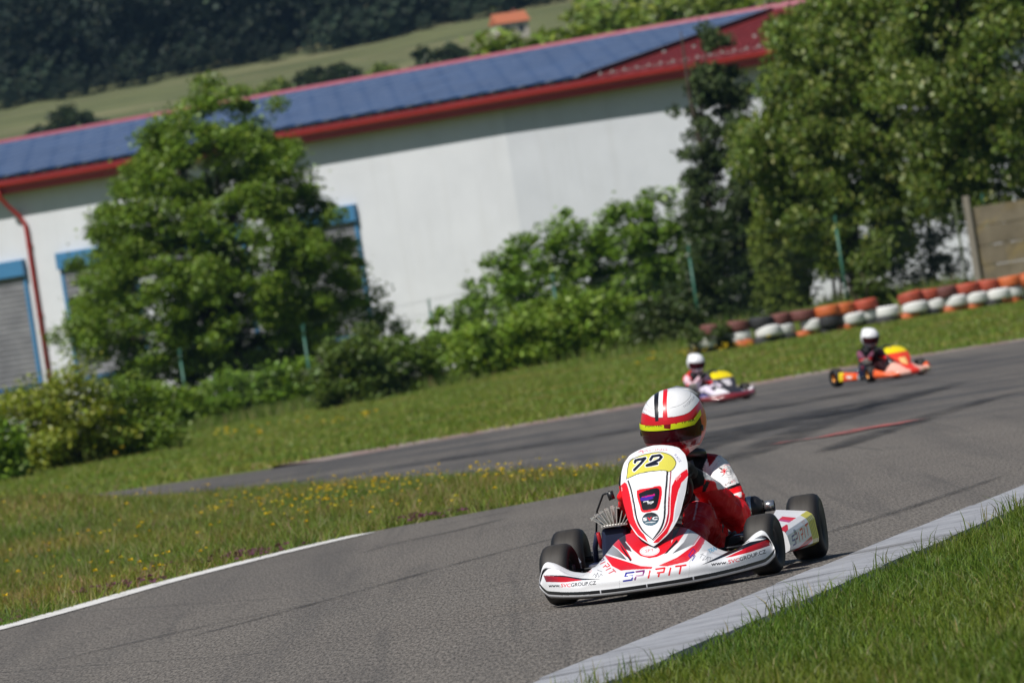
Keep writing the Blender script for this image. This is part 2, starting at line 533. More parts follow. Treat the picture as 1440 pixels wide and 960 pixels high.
tag(put('track_marking', np_mesh('track_marking', VV, np.array([list(f) for f in FF]), WTP, CC)), kind='structure')

# rubber laid down by cornering karts
def mark_mat(name, cover, dark):
    t = NT(name)
    n = t.noise(1.0, 5, .65, t.coords((2.4, .55, 1), (0, 0, .9)))
    f = t.math('MULTIPLY', t.ramp(n, [(cover - .12, 0.0), (cover + .16, 1.0)]), t.ramp(t.noise(30, 4, .7, t.coords()), [(.3, .55), (.7, 1.0)]))
    t.base((0.03, 0.03, 0.033), .75, 0, .25)
    tr = t.n('ShaderNodeBsdfTransparent'); mx = t.n('ShaderNodeMixShader')
    t.link(t.math('MULTIPLY', t.math('MULTIPLY', f, dark), t.n('ShaderNodeVertexColor', layer_name='Col').outputs['Color']), mx.inputs[0]); t.link(tr.outputs[0], mx.inputs[1]); t.link(t.p.outputs[0], mx.inputs[2]); t.link(mx.outputs[0], t.out.inputs[0])
    return t.m
MK1, MK2 = mark_mat('thin rubber marks', .42, .55), mark_mat('broad rubber smears', .44, .80)
def tyre_mark(px, w, mat, z):
    path = spline([on_ground(*q) for q in px], 10)
    w2 = w / 2 * np.sin(np.linspace(0.05, math.pi - .05, len(path))) ** .5
    a = [offset(path, s * 1.0) for s in (1e-6,)]
    t = np.gradient(path, axis=0); t /= np.linalg.norm(t, axis=1)[:, None]; nn = np.stack([-t[:, 1], t[:, 0]], 1)
    K = np.array([-1, -.55, 0, .55, 1.0]); n = len(path)
    V = np.concatenate([(path[:, None] - nn[:, None] * w2[:, None, None] * K[None, :, None]).reshape(-1, 2), np.full((5 * n, 1), z)], 1)
    F = np.array([(5 * i + k, 5 * i + k + 1, 5 * i + k + 6, 5 * i + k + 5) for i in range(n - 1) for k in range(4)])
    ends = np.clip(np.sin(np.linspace(0, math.pi, n)) * 2.5, 0, 1)
    wear = (ends[:, None] * np.array([0, .8, 1, .8, 0])[None]).reshape(-1, 1).repeat(3, 1)     # rubber thins out towards the edges of the mark
    tag(put('tyre_mark', np_mesh('tyre_mark', V, F, mat, wear)), kind='structure')
z = .0085
for px, w in (([(0, 838), (70, 824), (200, 797)], .10), ([(0, 866), (180, 818), (330, 785), (430, 770)], .12), ([(225, 908), (400, 862), (640, 795), (860, 738)], .10), ([(420, 868), (620, 838), (760, 812)], .05), ([(500, 782), (560, 765), (640, 748), (720, 728)], .14), ([(560, 752), (680, 728), (760, 712)], .10), ([(60, 935), (300, 880), (520, 835)], .07), ([(1130, 760), (1260, 722), (1420, 668)], .12)):
    tyre_mark(px, w, MK1, z); z += .0004
for px, w in (([(560, 655), (700, 636), (850, 612), (1000, 588), (1150, 562), (1300, 536)], 2.6), ([(1000, 615), (1090, 596), (1200, 572), (1330, 545)], 1.6), ([(900, 658), (985, 630), (1065, 604), (1150, 588), (1240, 566)], .9), ([(960, 668), (1050, 640), (1120, 610), (1180, 590), (1290, 566)], .6), ([(880, 632), (1000, 616), (1110, 600), (1240, 570), (1360, 536)], .7), ([(1150, 640), (1230, 612), (1330, 580), (1440, 550)], .5)):
    tyre_mark(px, w, MK2, z); z += .0004
# ---------------------------------------------------------------- grass
def pick_cols(n, palette, jit=0.22):
    p = np.array(palette); w = p[:, 3] / p[:, 3].sum()
    c = p[RNG.choice(len(p), n, p=w), :3]
    return c * RNG.uniform(1 - jit, 1 + jit, (n, 1)) * RNG.uniform(0.93, 1.07, (n, 3))
def blades(name, P, hmin, hmax, w, palette, lean=0.45, two=False, patch=0.0):
    """P (n,3) roots"""
    n = len(P)
    h = RNG.uniform(hmin, hmax, n) ; az = RNG.uniform(0, 2 * np.pi, n); la = RNG.uniform(0, 2 * np.pi, n)
    ln = np.abs(RNG.normal(0, lean, n)) * h
    t = np.stack([np.cos(az), np.sin(az), np.zeros(n)], 1) * (w * RNG.uniform(.6, 1.3, n) / 2)[:, None]
    top = P + np.stack([np.cos(la) * ln, np.sin(la) * ln, h], 1)
    C = pick_cols(n, palette)
    if patch:       # drier and lusher patches of turf
        d = np.clip(pn(P[:, 0], P[:, 1] * .45, 1.5, 11) * 1.5 - .35, 0, 1)[:, None] * patch
        e = np.clip(pn(P[:, 0], P[:, 1] * .4, 2.7, 4) * 1.6 - .5, 0, 1)[:, None] * patch
        C = C * (1 - d) + C * np.array([1.45, 1.05, 1.3]) * d
        C = C * (1 - e) + C * np.array([.62, .82, .7]) * e
    if two:
        mid = P + np.stack([np.cos(la) * ln * .3, np.sin(la) * ln * .3, h * .6], 1)
        V = np.stack([P - t, P + t, mid + t * .75, mid - t * .75, top + t * .06, top - t * .06], 1).reshape(-1, 3)
        b = np.arange(n)[:, None] * 6
        F = np.concatenate([b + [0, 1, 2, 3], b + [3, 2, 4, 5]])
        CC = np.repeat(C, 6, 0)
    else:
        V = np.stack([P - t, P + t, top], 1).reshape(-1, 3)
        F = np.arange(n * 3).reshape(-1, 3); CC = np.repeat(C, 3, 0)
    o = put(name, np_mesh(name, V, F, M['blade'], CC))
    return o
def scatter(n, x0, x1, y0, y1, ok, dens=None):
    X = RNG.uniform(x0, x1, n); Y = RNG.uniform(y0, y1, n)
    k = ok(X, Y)
    if dens is not None: k &= RNG.uniform(0, 1, n) < dens(X, Y)
    X, Y = X[k], Y[k]
    return np.stack([X, Y, height(X, Y)], 1)
def pn(X, Y, s, seed=0):
    """cheap smooth noise 0..1"""
    return 0.5 + 0.25 * (np.sin(X * s + 1.3 * seed + 1.7 * np.sin(Y * s * .6 + seed)) + np.sin(Y * s * .8 - 2.1 * seed + 1.3 * np.sin(X * s * 1.3)))
in_view = lambda X, Y: (np.abs(X) < Y * 0.0745 + 0.35)
GREEN = [(0.115, 0.172, 0.018, 4), (0.155, 0.215, 0.028, 4), (0.07, 0.125, 0.016, 3), (0.14, 0.17, 0.04, 1.2), (0.24, 0.21, 0.09, 0.6)]
P = scatter(260000, 0, 3.6, 19.5, 47, lambda X, Y: in_view(X, Y) & (X > kerb_x(Y) + 0.465), lambda X, Y: 0.45 + 0.55 * pn(X, Y, 2.4, 3))
tag(blades('near_grass', P, 0.015, 0.062, 0.0046, GREEN, 0.8, True, .8), 'mown green grass beyond the concrete kerb in the near right corner', 'grass', kind='stuff')
# ragged tufts leaning over the kerb edge
ky = RNG.uniform(20, 46, 5200); kx = kerb_x(ky) + 0.44 + RNG.exponential(0.035, 5200) - 0.01
kk = RNG.uniform(0, 1, 5200) < .5 * pn(kx * 0, ky, 2.1, 5) ** 3
P = np.stack([kx, ky, np.full(5200, 0.012)], 1)[kk]
tag(blades('kerb_tuft', P, 0.03, 0.11, 0.005, GREEN + [(0.3, 0.27, 0.13, 3)], 0.6, True), 'ragged dry grass tufts leaning over the outer edge of the concrete kerb', 'grass', kind='stuff')
P = scatter(900, 0.2, 3.4, 20, 45, lambda X, Y: in_view(X, Y) & (X > kerb_x(Y) + 0.6))

INF = np.concatenate([INNER, [(-60, -4)]])
okinf = lambda X, Y: inside(INF, X, Y) & in_view(X, Y)
MEAD = [(0.145, 0.215, 0.028, 4), (0.185, 0.245, 0.036, 4), (0.10, 0.16, 0.024, 2), (0.24, 0.23, 0.075, 2.2), (0.32, 0.26, 0.12, 1.4), (0.17, 0.11, 0.075, 0.8)]
P = scatter(420000, -7.2, 1.0, 36, 92, okinf, lambda X, Y: 0.35 + 0.65 * pn(X, Y, 1.1, 1))
tag(blades('infield_grass', P, 0.025, 0.10, 0.011, MEAD, 0.9, patch=.9), 'rough green and straw meadow grass on the infield left of the track', 'grass', kind='stuff')
P = scatter(30000, -7.2, 1.0, 38, 92, okinf, lambda X, Y: np.clip(pn(X, Y, 1.7, 6) * 1.6 - .7, 0, 1))
tag(blades('tall_grass', P, 0.10, 0.21, 0.007, [(0.26, 0.25, 0.11, 2), (0.18, 0.22, 0.05, 2), (0.28, 0.19, 0.13, 1)], 0.8, patch=.5), 'taller seed-headed stalks scattered through the infield meadow', 'grass', kind='stuff')
okbank = lambda X, Y: ~inside(TRACK, X, Y) & (Y > 88) & in_view(X, Y) & ((Y > 93) | (X < -6)) & ~inside(INF, X, Y)
BANK = [(0.155, 0.235, 0.030, 4), (0.20, 0.27, 0.038, 4), (0.12, 0.195, 0.026, 2), (0.23, 0.25, 0.065, 1.6), (0.30, 0.26, 0.12, 1)]
P = scatter(330000, -15, 14.5, 88, 196, okbank, lambda X, Y: 0.4 + 0.6 * pn(X, Y, 0.5, 2))
tag(blades('bank_grass', P, 0.04, 0.11, 0.028, BANK, 0.8, patch=.7), 'mown grass bank between the far stretch of track and the hedge', 'grass', kind='stuff')
def tallbank(X, Y): return (Y > 178 - 0.9 * X) & (Y < 204)
P = scatter(60000, -15.5, 12, 176, 204, lambda X, Y: tallbank(X, Y) & in_view(X, Y), lambda X, Y: np.clip(pn(X, Y, .7, 4) * 1.7 - .45, 0, 1) * np.where(X > 3.5, .3, 1))
tag(blades('weeds', P, 0.12, 0.42, 0.045, [(0.10, 0.16, 0.026, 3), (0.15, 0.20, 0.04, 3), (0.26, 0.23, 0.10, 1)], 0.3), 'tall green weeds growing along the foot of the wire fence', 'weeds', kind='stuff')

def flowers(name, P, h, size, palette, label):
    n = len(P)
    if not n: return
    c = P + np.stack([RNG.normal(0, .02, n), RNG.normal(0, .02, n), RNG.uniform(h * .6, h * 1.2, n)], 1)
    a = RNG.uniform(0, 6.28, n); s = size * RNG.uniform(.6, 1.3, n)
    V = np.stack([c + np.stack([np.cos(a + k * np.pi / 2) * s, np.sin(a + k * np.pi / 2) * s, np.where(k % 2, .5, -.3) * s], 1) for k in range(4)], 1).reshape(-1, 3)
    tag(put(name, np_mesh(name, V, np.arange(4 * n).reshape(-1, 4), M['petal'], np.repeat(pick_cols(n, palette), 4, 0))), label, 'flowers', kind='stuff')
def cl(X, Y, centres, r): return np.max([np.exp(-((X - cx) / rx) ** 2 - ((Y - cy) / ry) ** 2) for cx, cy, rx, ry in centres], 0)
P = scatter(60000, -7, 1, 38, 80, okinf, lambda X, Y: .004 + .03 * np.clip(pn(X, Y, 2.3, 8) * 2 - 1.35, 0, 1) + .16 * cl(X, Y, [(-1.6, 62, 1.0, 4), (-.4, 60, .5, 2.5), (.3, 54, .4, 2), (-2.5, 45.5, .25, .8)], 0) * pn(X, Y, 5, 2))
flowers('meadow_flowers', P, 0.13, 0.017, [(0.72, 0.47, 0.02, 3), (0.75, 0.58, 0.05, 1)], 'small yellow flowers dotted through the infield meadow')
WLo = offset(INNER, 0.14); sel = [i for i in range(len(INNER)) if 38 < INNER[i][1] < 51.5]
pts = []
for (fx, spread, n) in ((0.06, .4, 60), (0.24, .35, 50), (0.40, 0.35, 120), (0.66, .4, 70)):
    c0 = WLo[sel[int(fx * (len(sel) - 1))]]
    for _ in range(n): pts.append((c0[0] + random.gauss(-.05, .09 + spread * .12), c0[1] + random.gauss(0, spread), 0))
flowers('thyme_flowers', np.array(pts), 0.05, 0.02, [(0.16, 0.06, 0.10, 3), (0.24, 0.10, 0.16, 1), (0.10, 0.06, 0.045, 2)], 'low purple thyme cushions along the infield edge of the white line')
P = scatter(2600, -13, 8, 110, 190, okbank, lambda X, Y: .9 * cl(X, Y, [(-8.5, 150, 1.2, 8), (-5.2, 138, .8, 4), (-3, 128, .8, 3), (4, 150, 1, 6)], 0))
flowers('bank_flowers', P, 0.22, 0.05, [(0.62, 0.45, 0.03, 1)], 'yellow flower patches on the far grass bank')
# ---------------------------------------------------------------- factory hall behind the hedge
def wall_mat():
    t = NT('white render')
    P = t.coords()
    n = t.noise(0.6, 6, 0.65, P); g = t.noise(30, 4, 0.6, P)
    st = t.noise(1.0, 5, 0.6, t.coords((2.2, 2.2, 0.16)))
    c = t.ramp(n, [(0.3, (0.60, 0.615, 0.645)), (0.7, (0.67, 0.685, 0.715))])
    c = t.mix(t.ramp(st, [(0.5, 0.0), (0.8, 0.35)]), c, (0.50, 0.50, 0.50))
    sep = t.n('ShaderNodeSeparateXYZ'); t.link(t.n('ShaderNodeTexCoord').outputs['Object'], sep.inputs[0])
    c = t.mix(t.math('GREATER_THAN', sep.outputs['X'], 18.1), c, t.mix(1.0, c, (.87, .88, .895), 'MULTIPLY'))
    low = t.math('MULTIPLY', t.math('SUBTRACT', 1.6, sep.outputs['Z']), .6, True)
    c = t.mix(t.math('MULTIPLY', low, t.ramp(n, [(.3, .2), (.7, .8)])), c, (.40, .38, .34))
    t.base(c, 0.85, 0, 0.2); t.bump(g, 0.25, 0.01)
    return t.m
def slat_mat():
    t = NT('grey shutter slats')
    sep = t.n('ShaderNodeSeparateXYZ'); t.link(t.n('ShaderNodeTexCoord').outputs['Object'], sep.inputs[0])
    n = t.noise(1.5, 5, 0.6, t.coords())
    t.base(t.ramp(n, [(0.3, (0.17, 0.17, 0.185)), (0.7, (0.27, 0.27, 0.285))]), 0.5, 0.2)
    return t.m
def roof_mat():
    t = NT('dark red roof sheet')
    n = t.noise(0.5, 5, 0.6, t.coords())
    t.base(t.ramp(n, [(0.3, (0.17, 0.020, 0.020)), (0.7, (0.23, 0.028, 0.026))]), 0.5, 0, 0.3)
    return t.m
def panel_mat():
    t = NT('solar cells')
    P = t.coords()
    b = t.n('ShaderNodeTexBrick', offset=0.0, squash=1.0)
    b.inputs['Scale'].default_value = 1.0; b.inputs['Brick Width'].default_value = 0.99; b.inputs['Row Height'].default_value = 1.62
    b.inputs['Mortar Size'].default_value = 0.11; b.inputs['Mortar Smooth'].default_value = 0.1
    b.inputs['Color1'].default_value = (0.022, 0.050, 0.125, 1); b.inputs['Color2'].default_value = (0.040, 0.078, 0.175, 1)
    b.inputs['Mortar'].default_value = (0.17, 0.21, 0.30, 1)
    t.link(P, b.inputs['Vector'])
    st = t.noise(1.0, 3, 0.5, t.coords((0.15, 1.9, 1)))
    c = t.mix(t.ramp(st, [(0.4, 0.0), (0.7, 0.5)]), b.outputs['Color'], (0.06, 0.10, 0.19))
    t.base(c, 0.45, 0, 0.12)
    return t.m
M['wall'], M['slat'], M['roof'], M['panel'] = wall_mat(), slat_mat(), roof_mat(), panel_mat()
M['blue'] = plain('blue window frame', (0.055, 0.19, 0.36), 0.4, var=0.1)
M['bluedark'] = plain('dark blue sill', (0.02, 0.05, 0.13), 0.4)
BANG = math.atan2(-0.496, 0.868)
def build_hall():
    root = empty('factory_hall', (-15.2, 228.0, 0), BANG)
    tag(root, 'long white factory hall with red eaves, blue framed windows and solar panels on its roof', 'building')
    x0, xk, x1, oh = -14.0, 18.1, 46.0, 0.50
    sl = (10.2 - 8.5) / 14.0
    wb = MB()
    k2 = math.tan(math.radians(0.9)) * (x1 - xk)
    th = 0.3
    fl = [(x0, oh), (xk, oh), (x1, oh + k2), (x1, 27), (x0, 27)]
    def prism(b, pts, z0, z1):
        A = [b.bm.verts.new((x, y, z0)) for x, y in pts]; B = [b.bm.verts.new((x, y, z1)) for x, y in pts]
        n = len(pts)
        for i in range(n): b.bm.faces.new((A[i], A[(i + 1) % n], B[(i + 1) % n], B[i]))
        b.bm.faces.new(A[::-1]); b.bm.faces.new(B)
    prism(wb, fl, -0.8, 8.28)
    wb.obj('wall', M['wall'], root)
    # roof: two shallow slopes, standing seams
    rb = MB()
    def slab(b, xa, xb, ya, za, yb, zb, t):
        P = [(xa, ya, za), (xb, ya, za), (xb, yb, zb), (xa, yb, zb)]
        A = [b.bm.verts.new(p) for p in P]; B = [b.bm.verts.new((p[0], p[1], p[2] + t)) for p in P]
        for i in range(4): b.bm.faces.new((A[i], A[(i + 1) % 4], B[(i + 1) % 4], B[i]))
        b.bm.faces.new(A[::-1]); b.bm.faces.new(B)
    slab(rb, x0 - .4, x1 + .4, 0, 8.42, 14, 10.12, .09)
    slab(rb, x0 - .4, x1 + .4, 14, 10.12, 28, 8.42, .09)
    for xx in np.arange(21.5, x1, 0.5): slab(rb, xx, xx + .04, 0.05, 8.512, 13.9, 10.20, .035)
    roof = rb.obj('roof', M['roof'], root)
    rg = MB(); rg.tube([(x0 - .4, 14, 10.28), (x1 + .4, 14, 10.28)], 0.17, 8); rg.obj('ridge_cap', plain('ridge cap sheet', (0.30, 0.085, 0.115), 0.6), roof)
    sb = MB()
    sb.tube([(21.2, 1.15, 8.66), (x1, 1.15, 8.66)], .012, 6); sb.tube([(21.2, 5.2, 9.11), (x1, 5.2, 9.11)], .012, 6)
    for k in range(60):
        xx = 21.3 + k * .42
        if xx < x1: sb.box((xx, 1.15, 8.70), (.06, .10, .07))
    for k in range(24): sb.box((21.4 + k * 1.05, 5.2, 9.17), (.1, .12, .09))
    sb.obj('snow_guard', M['alu'], roof)
    pb = MB()
    xe, ya, yb = 20.9, .5, 13.55
    za, zb = 8.42 + sl * ya + .2, 8.42 + sl * yb + .2
    slab(pb, x0, xe, ya, za, yb, zb, .05)
    pv = pb.obj('solar_array', M['panel'], root)
    fr = MB()
    slab(fr, xe + .003, xe + .09, ya, za - .06, yb, zb - .06, .12)
    fr.tube([(x0, ya - .06, za - .04), (xe + .05, ya - .06, za - .04)], .02, 6)
    for xx in np.arange(x0, xe, .5): fr.box((xx, ya - .06, za - .04), (.22, .07, .12))
    fr.obj('array_frame', M['darkmetal'], pv)
    # fascia + gutter
    fb = MB(); fb.box(((x0 + x1) / 2, .03, 8.27), (x1 - x0 + .6, .05, .34)); fb.obj('fascia', M['gutter'], root)
    gb = MB()
    n = 10
    for xa, xb in ((x0 - .3, x1 + .3),):
        R = [[gb.bm.verts.new((x, -.115 + r * math.cos(math.pi + math.pi * k / n), 8.42 + r * math.sin(math.pi + math.pi * k / n))) for r, ks in ((.12, range(n + 1)), (.105, range(n, -1, -1))) for k in ks] for x in (xa, xb)]
        L = len(R[0])
        for k in range(L): gb.bm.faces.new((R[0][k], R[0][(k + 1) % L], R[1][(k + 1) % L], R[1][k]))
    gb.obj('gutter', M['gutter'], root)
    so = MB(); prism(so, [(x0, .062), (x1, .062), (x1, oh + k2 - .004), (xk, oh - .004), (x0, oh - .004)], 8.185, 8.215)
    so.obj('soffit', plain('brown soffit boards', (0.10, 0.03, 0.025), 0.7), root)
    dp = MB()
    dp.tube([(0.0, -.1, 8.3), (0.02, -.08, 8.05), (.12, .1, 7.75), (.36, .36, 7.35), (.48, .40, 7.1), (.5, .40, 6.9), (.5, .40, 0.0)], .065, 10)
    for z in (6.4, 4.2, 2.0): dp.box((.5, .45, z), (.2, .09, .05))
    dp.obj('downpipe', M['gutter'], root)
    # shuttered windows
    ztop, zsill = 6.0, 2.0
    for wx in (-6.65, -2.6, 1.5, 5.6, 9.7):
        w = 2.8
        fb = MB()
        fb.box((wx + .06, oh - .03, (ztop + zsill) / 2 - .02), (.12, .10, ztop - zsill - .04))
        fb.box((wx + w - .06, oh - .03, (ztop + zsill) / 2 - .02), (.12, .10, ztop - zsill - .04))
        fb.box((wx + w / 2, oh - .03, zsill + .03), (w - .24, .10, .06))
        win = fb.obj('window', M['blue'], root)
        hb = MB(); hb.box((wx + w / 2, oh - .09, ztop - .24), (w + .06, .24, .52), bev=.02); hb.obj('shutter_box', M['blue'], win)
        s = MB()
        z = zsill + .06; hgt = ztop - .52
        while z < hgt:
            yb_ = oh - .012
            q = [(wx + .12, yb_, z), (wx + w - .12, yb_, z), (wx + w - .12, yb_ - .045, z + .02), (wx + .12, yb_ - .045, z + .02), (wx + w - .12, yb_ - .055, z + .105), (wx + .12, yb_ - .055, z + .105), (wx + w - .12, yb_, z + .165), (wx + .12, yb_, z + .165)]
            vs = [s.bm.verts.new(p) for p in q]
            s.bm.faces.new((vs[0], vs[1], vs[2], vs[3])); s.bm.faces.new((vs[3], vs[2], vs[4], vs[5])); s.bm.faces.new((vs[5], vs[4], vs[6], vs[7]))
            z += .165
        s.obj('shutter', M['slat'], win)
        b = MB(); b.box((wx + w / 2, oh - .08, zsill - .03), (w + .16, .22, .09)); b.obj('sill', M['bluedark'], win)
build_hall()

# ---------------------------------------------------------------- leaves and trees
def leaf_quads(c, size, palette, up=0.35, aspect=0.55, droop=None, jit=0.25):
    n = len(c)
    nr = RNG.normal(0, 1, (n, 3)); nr[:, 2] = np.abs(nr[:, 2]) + up * 2
    nr /= np.linalg.norm(nr, axis=1)[:, None]
    a = np.cross(nr, RNG.normal(0, 1, (n, 3))); 
    if droop is not None: a = a + np.array([0, 0, -droop])
    a /= np.linalg.norm(a, axis=1)[:, None] + 1e-9
    b = np.cross(nr, a); b /= np.linalg.norm(b, axis=1)[:, None] + 1e-9
    s = size * RNG.uniform(.6, 1.25, n)[:, None]
    V = np.stack([c - a * s * .5, c + b * s * aspect * .5, c + a * s * .5, c - b * s * aspect * .5], 1).reshape(-1, 3)
    C = np.repeat(pick_cols(n, palette, jit), 4, 0)
    return V, np.arange(4 * n).reshape(-1, 4), C
def envelope_points(prof, n, depth=1.0, edge=0.55):
    """prof: (z, xmin, xmax); random points in the solid of that outline, denser near its surface"""
    pr = np.array(prof, float)
    z = RNG.uniform(pr[0, 0], pr[-1, 0], n * 3)
    lo, hi = np.interp(z, pr[:, 0], pr[:, 1]), np.interp(z, pr[:, 0], pr[:, 2])
    r = (hi - lo) / 2
    k = RNG.uniform(0, 1, len(z)) < (r / r.max()) ** 1.4
    z, lo, hi, r = z[k][:n], lo[k][:n], hi[k][:n], r[k][:n]
    a = RNG.uniform(0, 2 * np.pi, len(z)); q = RNG.uniform(0, 1, len(z)) ** (0.5 * edge)
    return np.stack([(lo + hi) / 2 + np.cos(a) * r * q, np.sin(a) * r * q * depth, z], 1)
def crown_mesh(name, prof, clumps, per, rc, leaf, palette, mat, depth=1.0, up=0.35, droop=None, flat=0.7, stray=0.05, boughs=0, spread=.5, kept=.4):
    cc = envelope_points(prof, clumps, depth)
    if boughs:      # clumps gather round the ends of the boughs and leave gaps between them
        bb = envelope_points(prof, boughs, depth, .35)
        keep = cc[: int(clumps * kept)]
        cc = bb[RNG.integers(0, len(bb), clumps)] + RNG.normal(0, 1, (clumps, 3)) * [spread, spread, spread * .55]
        cc[: len(keep)] = keep
    rr = rc * RNG.uniform(.55, 1.3, len(cc))
    shade = RNG.uniform(.8, 1.2, len(cc))
    n = len(cc) * per
    idx = np.repeat(np.arange(len(cc)), per)
    d = RNG.normal(0, 1, (n, 3)); d /= np.linalg.norm(d, axis=1)[:, None]
    d *= (RNG.uniform(0, 1, n) ** (1 / 2.2))[:, None]
    d[:, 2] *= flat
    P = cc[idx] + d * rr[idx][:, None]
    P += RNG.normal(0, 1, (n, 3)) * (RNG.uniform(0, 1, n) < stray)[:, None] * rc * .4
    V, F, C = leaf_quads(P, leaf, palette, up, droop=droop)
    C *= np.repeat(shade[idx], 4)[:, None]
    return np_mesh(name, V, F, mat, C), cc
def woody(name, base_pts, limbs, mat, parent):
    b = MB()
    for pts, rs in [base_pts] + limbs: b.tube(pts, rs, 8)
    return b.obj(name, mat, parent)
def trunk_for(root, cc, h, r, lean=(0, 0), n=9, stems=1):
    base, limbs = None, []
    for s in range(stems):
        ox, oy = (random.uniform(-.5, .5), random.uniform(-.4, .4)) if stems > 1 else (0, 0)
        pts = [(ox, oy, -.2)] + [(ox * (1 + f) + lean[0] * f + random.uniform(-.08, .08), oy * (1 + f) + lean[1] * f + random.uniform(-.08, .08), h * f) for f in (.15, .3, .5, .7, .9)]
        rs = [r * 1.3, r, r * .85, r * .65, r * .4, r * .12]
        if base is None: base = (pts, rs)
        else: limbs.append((pts, [q * .8 for q in rs]))
    for k in range(min(n, len(cc))):
        t = cc[random.randrange(len(cc))]
        f = min(.85, max(.15, t[2] / h * .65))
        s0 = Vector((lean[0] * f, lean[1] * f, h * f)); e = Vector([float(x) for x in t])
        mid = s0.lerp(e, .5) + Vector((0, 0, .12 * (e - s0).length))
        limbs.append(([s0, mid, e], [r * .45 * (1 - f * .5), r * .22, r * .05]))
    return woody('trunk', base, limbs, M['bark'], root)
def tree(name, label, cat, loc, prof, clumps, per, rc, leaf, palette, mat=None, trunk_h=None, r=.15, group=None, stems=1, limbs=10, rz=0, **kw):
    root = empty(name, loc, rz)
    tag(root, label, cat, group)
    me, cc = crown_mesh('crown', prof, clumps, per, rc, leaf, palette, mat or M['leaf'], **kw)
    put('crown', me, root)
    top = prof[-1][0]
    trunk_for(root, cc, trunk_h or top * .9, r, n=limbs, stems=stems)
    return root
def prof_from_px(rows, Z, base):
    """outline rows measured as (left px, right px) -> (z, xmin, xmax) about the base"""
    out = []
    for (lx, ly), (rx, ry) in rows:
        a, b = at(lx, ly, Z), at(rx, ry, Z)
        out.append(((a.z + b.z) / 2 - base[2], a.x - base[0], b.x - base[0]))
    return sorted(out)
def gbase(x, y): return Vector((x, y, H(x, y)))

MAPLE = [(0.1324, 0.2188, 0.0223, 4), (0.172, 0.2652, 0.0273, 3), (0.0992, 0.1724, 0.0198, 2), (0.2249, 0.2984, 0.0372, 1)]
LINDEN = [(0.1208, 0.1791, 0.025, 4), (0.1705, 0.2258, 0.035, 3), (0.0781, 0.1323, 0.02, 3), (0.27, 0.3, 0.085, 1.4)]
SPRUCE = [(0.0559, 0.0855, 0.0276, 3), (0.0855, 0.1211, 0.0386, 2), (0.0342, 0.0528, 0.0221, 2)]
THUJA = [(0.102, 0.144, 0.0168, 3), (0.144, 0.186, 0.024, 2), (0.066, 0.096, 0.0144, 1)]
HEDGE = [(0.1466, 0.2562, 0.0257, 3), (0.1121, 0.1984, 0.0213, 3), (0.207, 0.3222, 0.037, 2)]
YBUSH = [(0.2525, 0.3044, 0.0343, 3), (0.1782, 0.2376, 0.029, 2), (0.3416, 0.36, 0.0528, 1.5)]

# the broad maple in front of the windows
Zt = 209.0
b = gbase(at(335, 600, Zt).x, Zt)
pr = prof_from_px([((283, 108), (318, 116)), ((262, 145), (352, 150)), ((192, 172), (385, 188)), ((178, 215), (415, 222)), ((160, 252), (432, 255)), ((128, 305), (448, 300)), ((108, 345), (478, 345)), ((82, 388), (508, 395)), ((98, 430), (520, 425)), ((102, 470), (505, 470)), ((140, 505), (478, 500)), ((170, 530), (450, 520))], Zt, b)
tree('maple_tree', 'broad bright green maple tree standing in front of the blue framed windows', 'tree', b, pr, 620, 260, .48, .145, MAPLE, boughs=150, spread=.36, kept=.78, trunk_h=8.5, r=.16, stems=5, limbs=22, flat=.62, depth=.85, stray=.08)
sub = [(.1, -3.1, 2.9), (1.0, -3.5, 3.3), (2.0, -3.2, 3.0), (2.9, -2.4, 2.2)]
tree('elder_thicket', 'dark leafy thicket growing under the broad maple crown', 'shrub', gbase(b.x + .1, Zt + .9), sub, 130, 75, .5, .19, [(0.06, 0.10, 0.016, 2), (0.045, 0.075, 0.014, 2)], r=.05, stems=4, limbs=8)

# spruce, thuja and the two lindens on the right
Zs = 198.0
b = gbase(at(1020, 440, Zs).x, Zs)
pr = prof_from_px([((990, 18), (998, 20)), ((978, 60), (1012, 58)), ((982, 95), (1030, 85)), ((972, 140), (1040, 130)), ((966, 185), (1050, 180)), ((972, 230), (1048, 225)), ((962, 262), (1060, 260)), ((968, 320), (1062, 310)), ((974, 370), (1068, 370)), ((984, 430), (1072, 430)), ((995, 460), (1070, 450))], Zs, b)
tree('spruce_tree', 'narrow dark spruce with drooping branches left of the big lindens', 'tree', b, pr, 300, 95, .27, .14, SPRUCE, M['needle'], trunk_h=9, r=.13, limbs=26, boughs=90, spread=.22, kept=.35, droop=.9, up=.1, flat=.8, depth=.95)
Zj = 193.0
b = gbase(at(1098, 445, Zj).x, Zj)
pr = prof_from_px([((1078, 190), (1086, 190)), ((1068, 240), (1108, 235)), ((1062, 310), (1122, 300)), ((1064, 380), (1132, 370)), ((1072, 440), (1136, 430))], Zj, b)
tree('thuja_tree', 'narrow yellow green columnar thuja between the spruce and the linden', 'tree', b, pr, 260, 80, .26, .13, THUJA, M['needle'], r=.08, up=.0, droop=-.8)
Zl = 192.0
b = gbase(at(1215, 440, Zl).x, Zl)
pr = prof_from_px([((1170, -130), (1240, -150)), ((1155, -60), (1270, -80)), ((1145, 0), (1290, -20)), ((1082, 52), (1310, 30)), ((1082, 95), (1290, 80)), ((1074, 150), (1250, 130)), ((1072, 210), (1270, 190)), ((1085, 260), (1310, 240)), ((1088, 310), (1310, 280)), ((1115, 345), (1300, 330)), ((1150, 380), (1310, 365))], Zl, b)
tree('linden_tree', 'tall linden with pale drooping leaves beside the thuja', 'tree', b, pr, 440, 290, .56, .165, LINDEN, trunk_h=10.5, r=.2, limbs=20, boughs=85, spread=.46, droop=.9, up=.15, flat=.8, depth=.9)
Zl = 188.0
b = gbase(at(1395, 430, Zl).x, Zl)
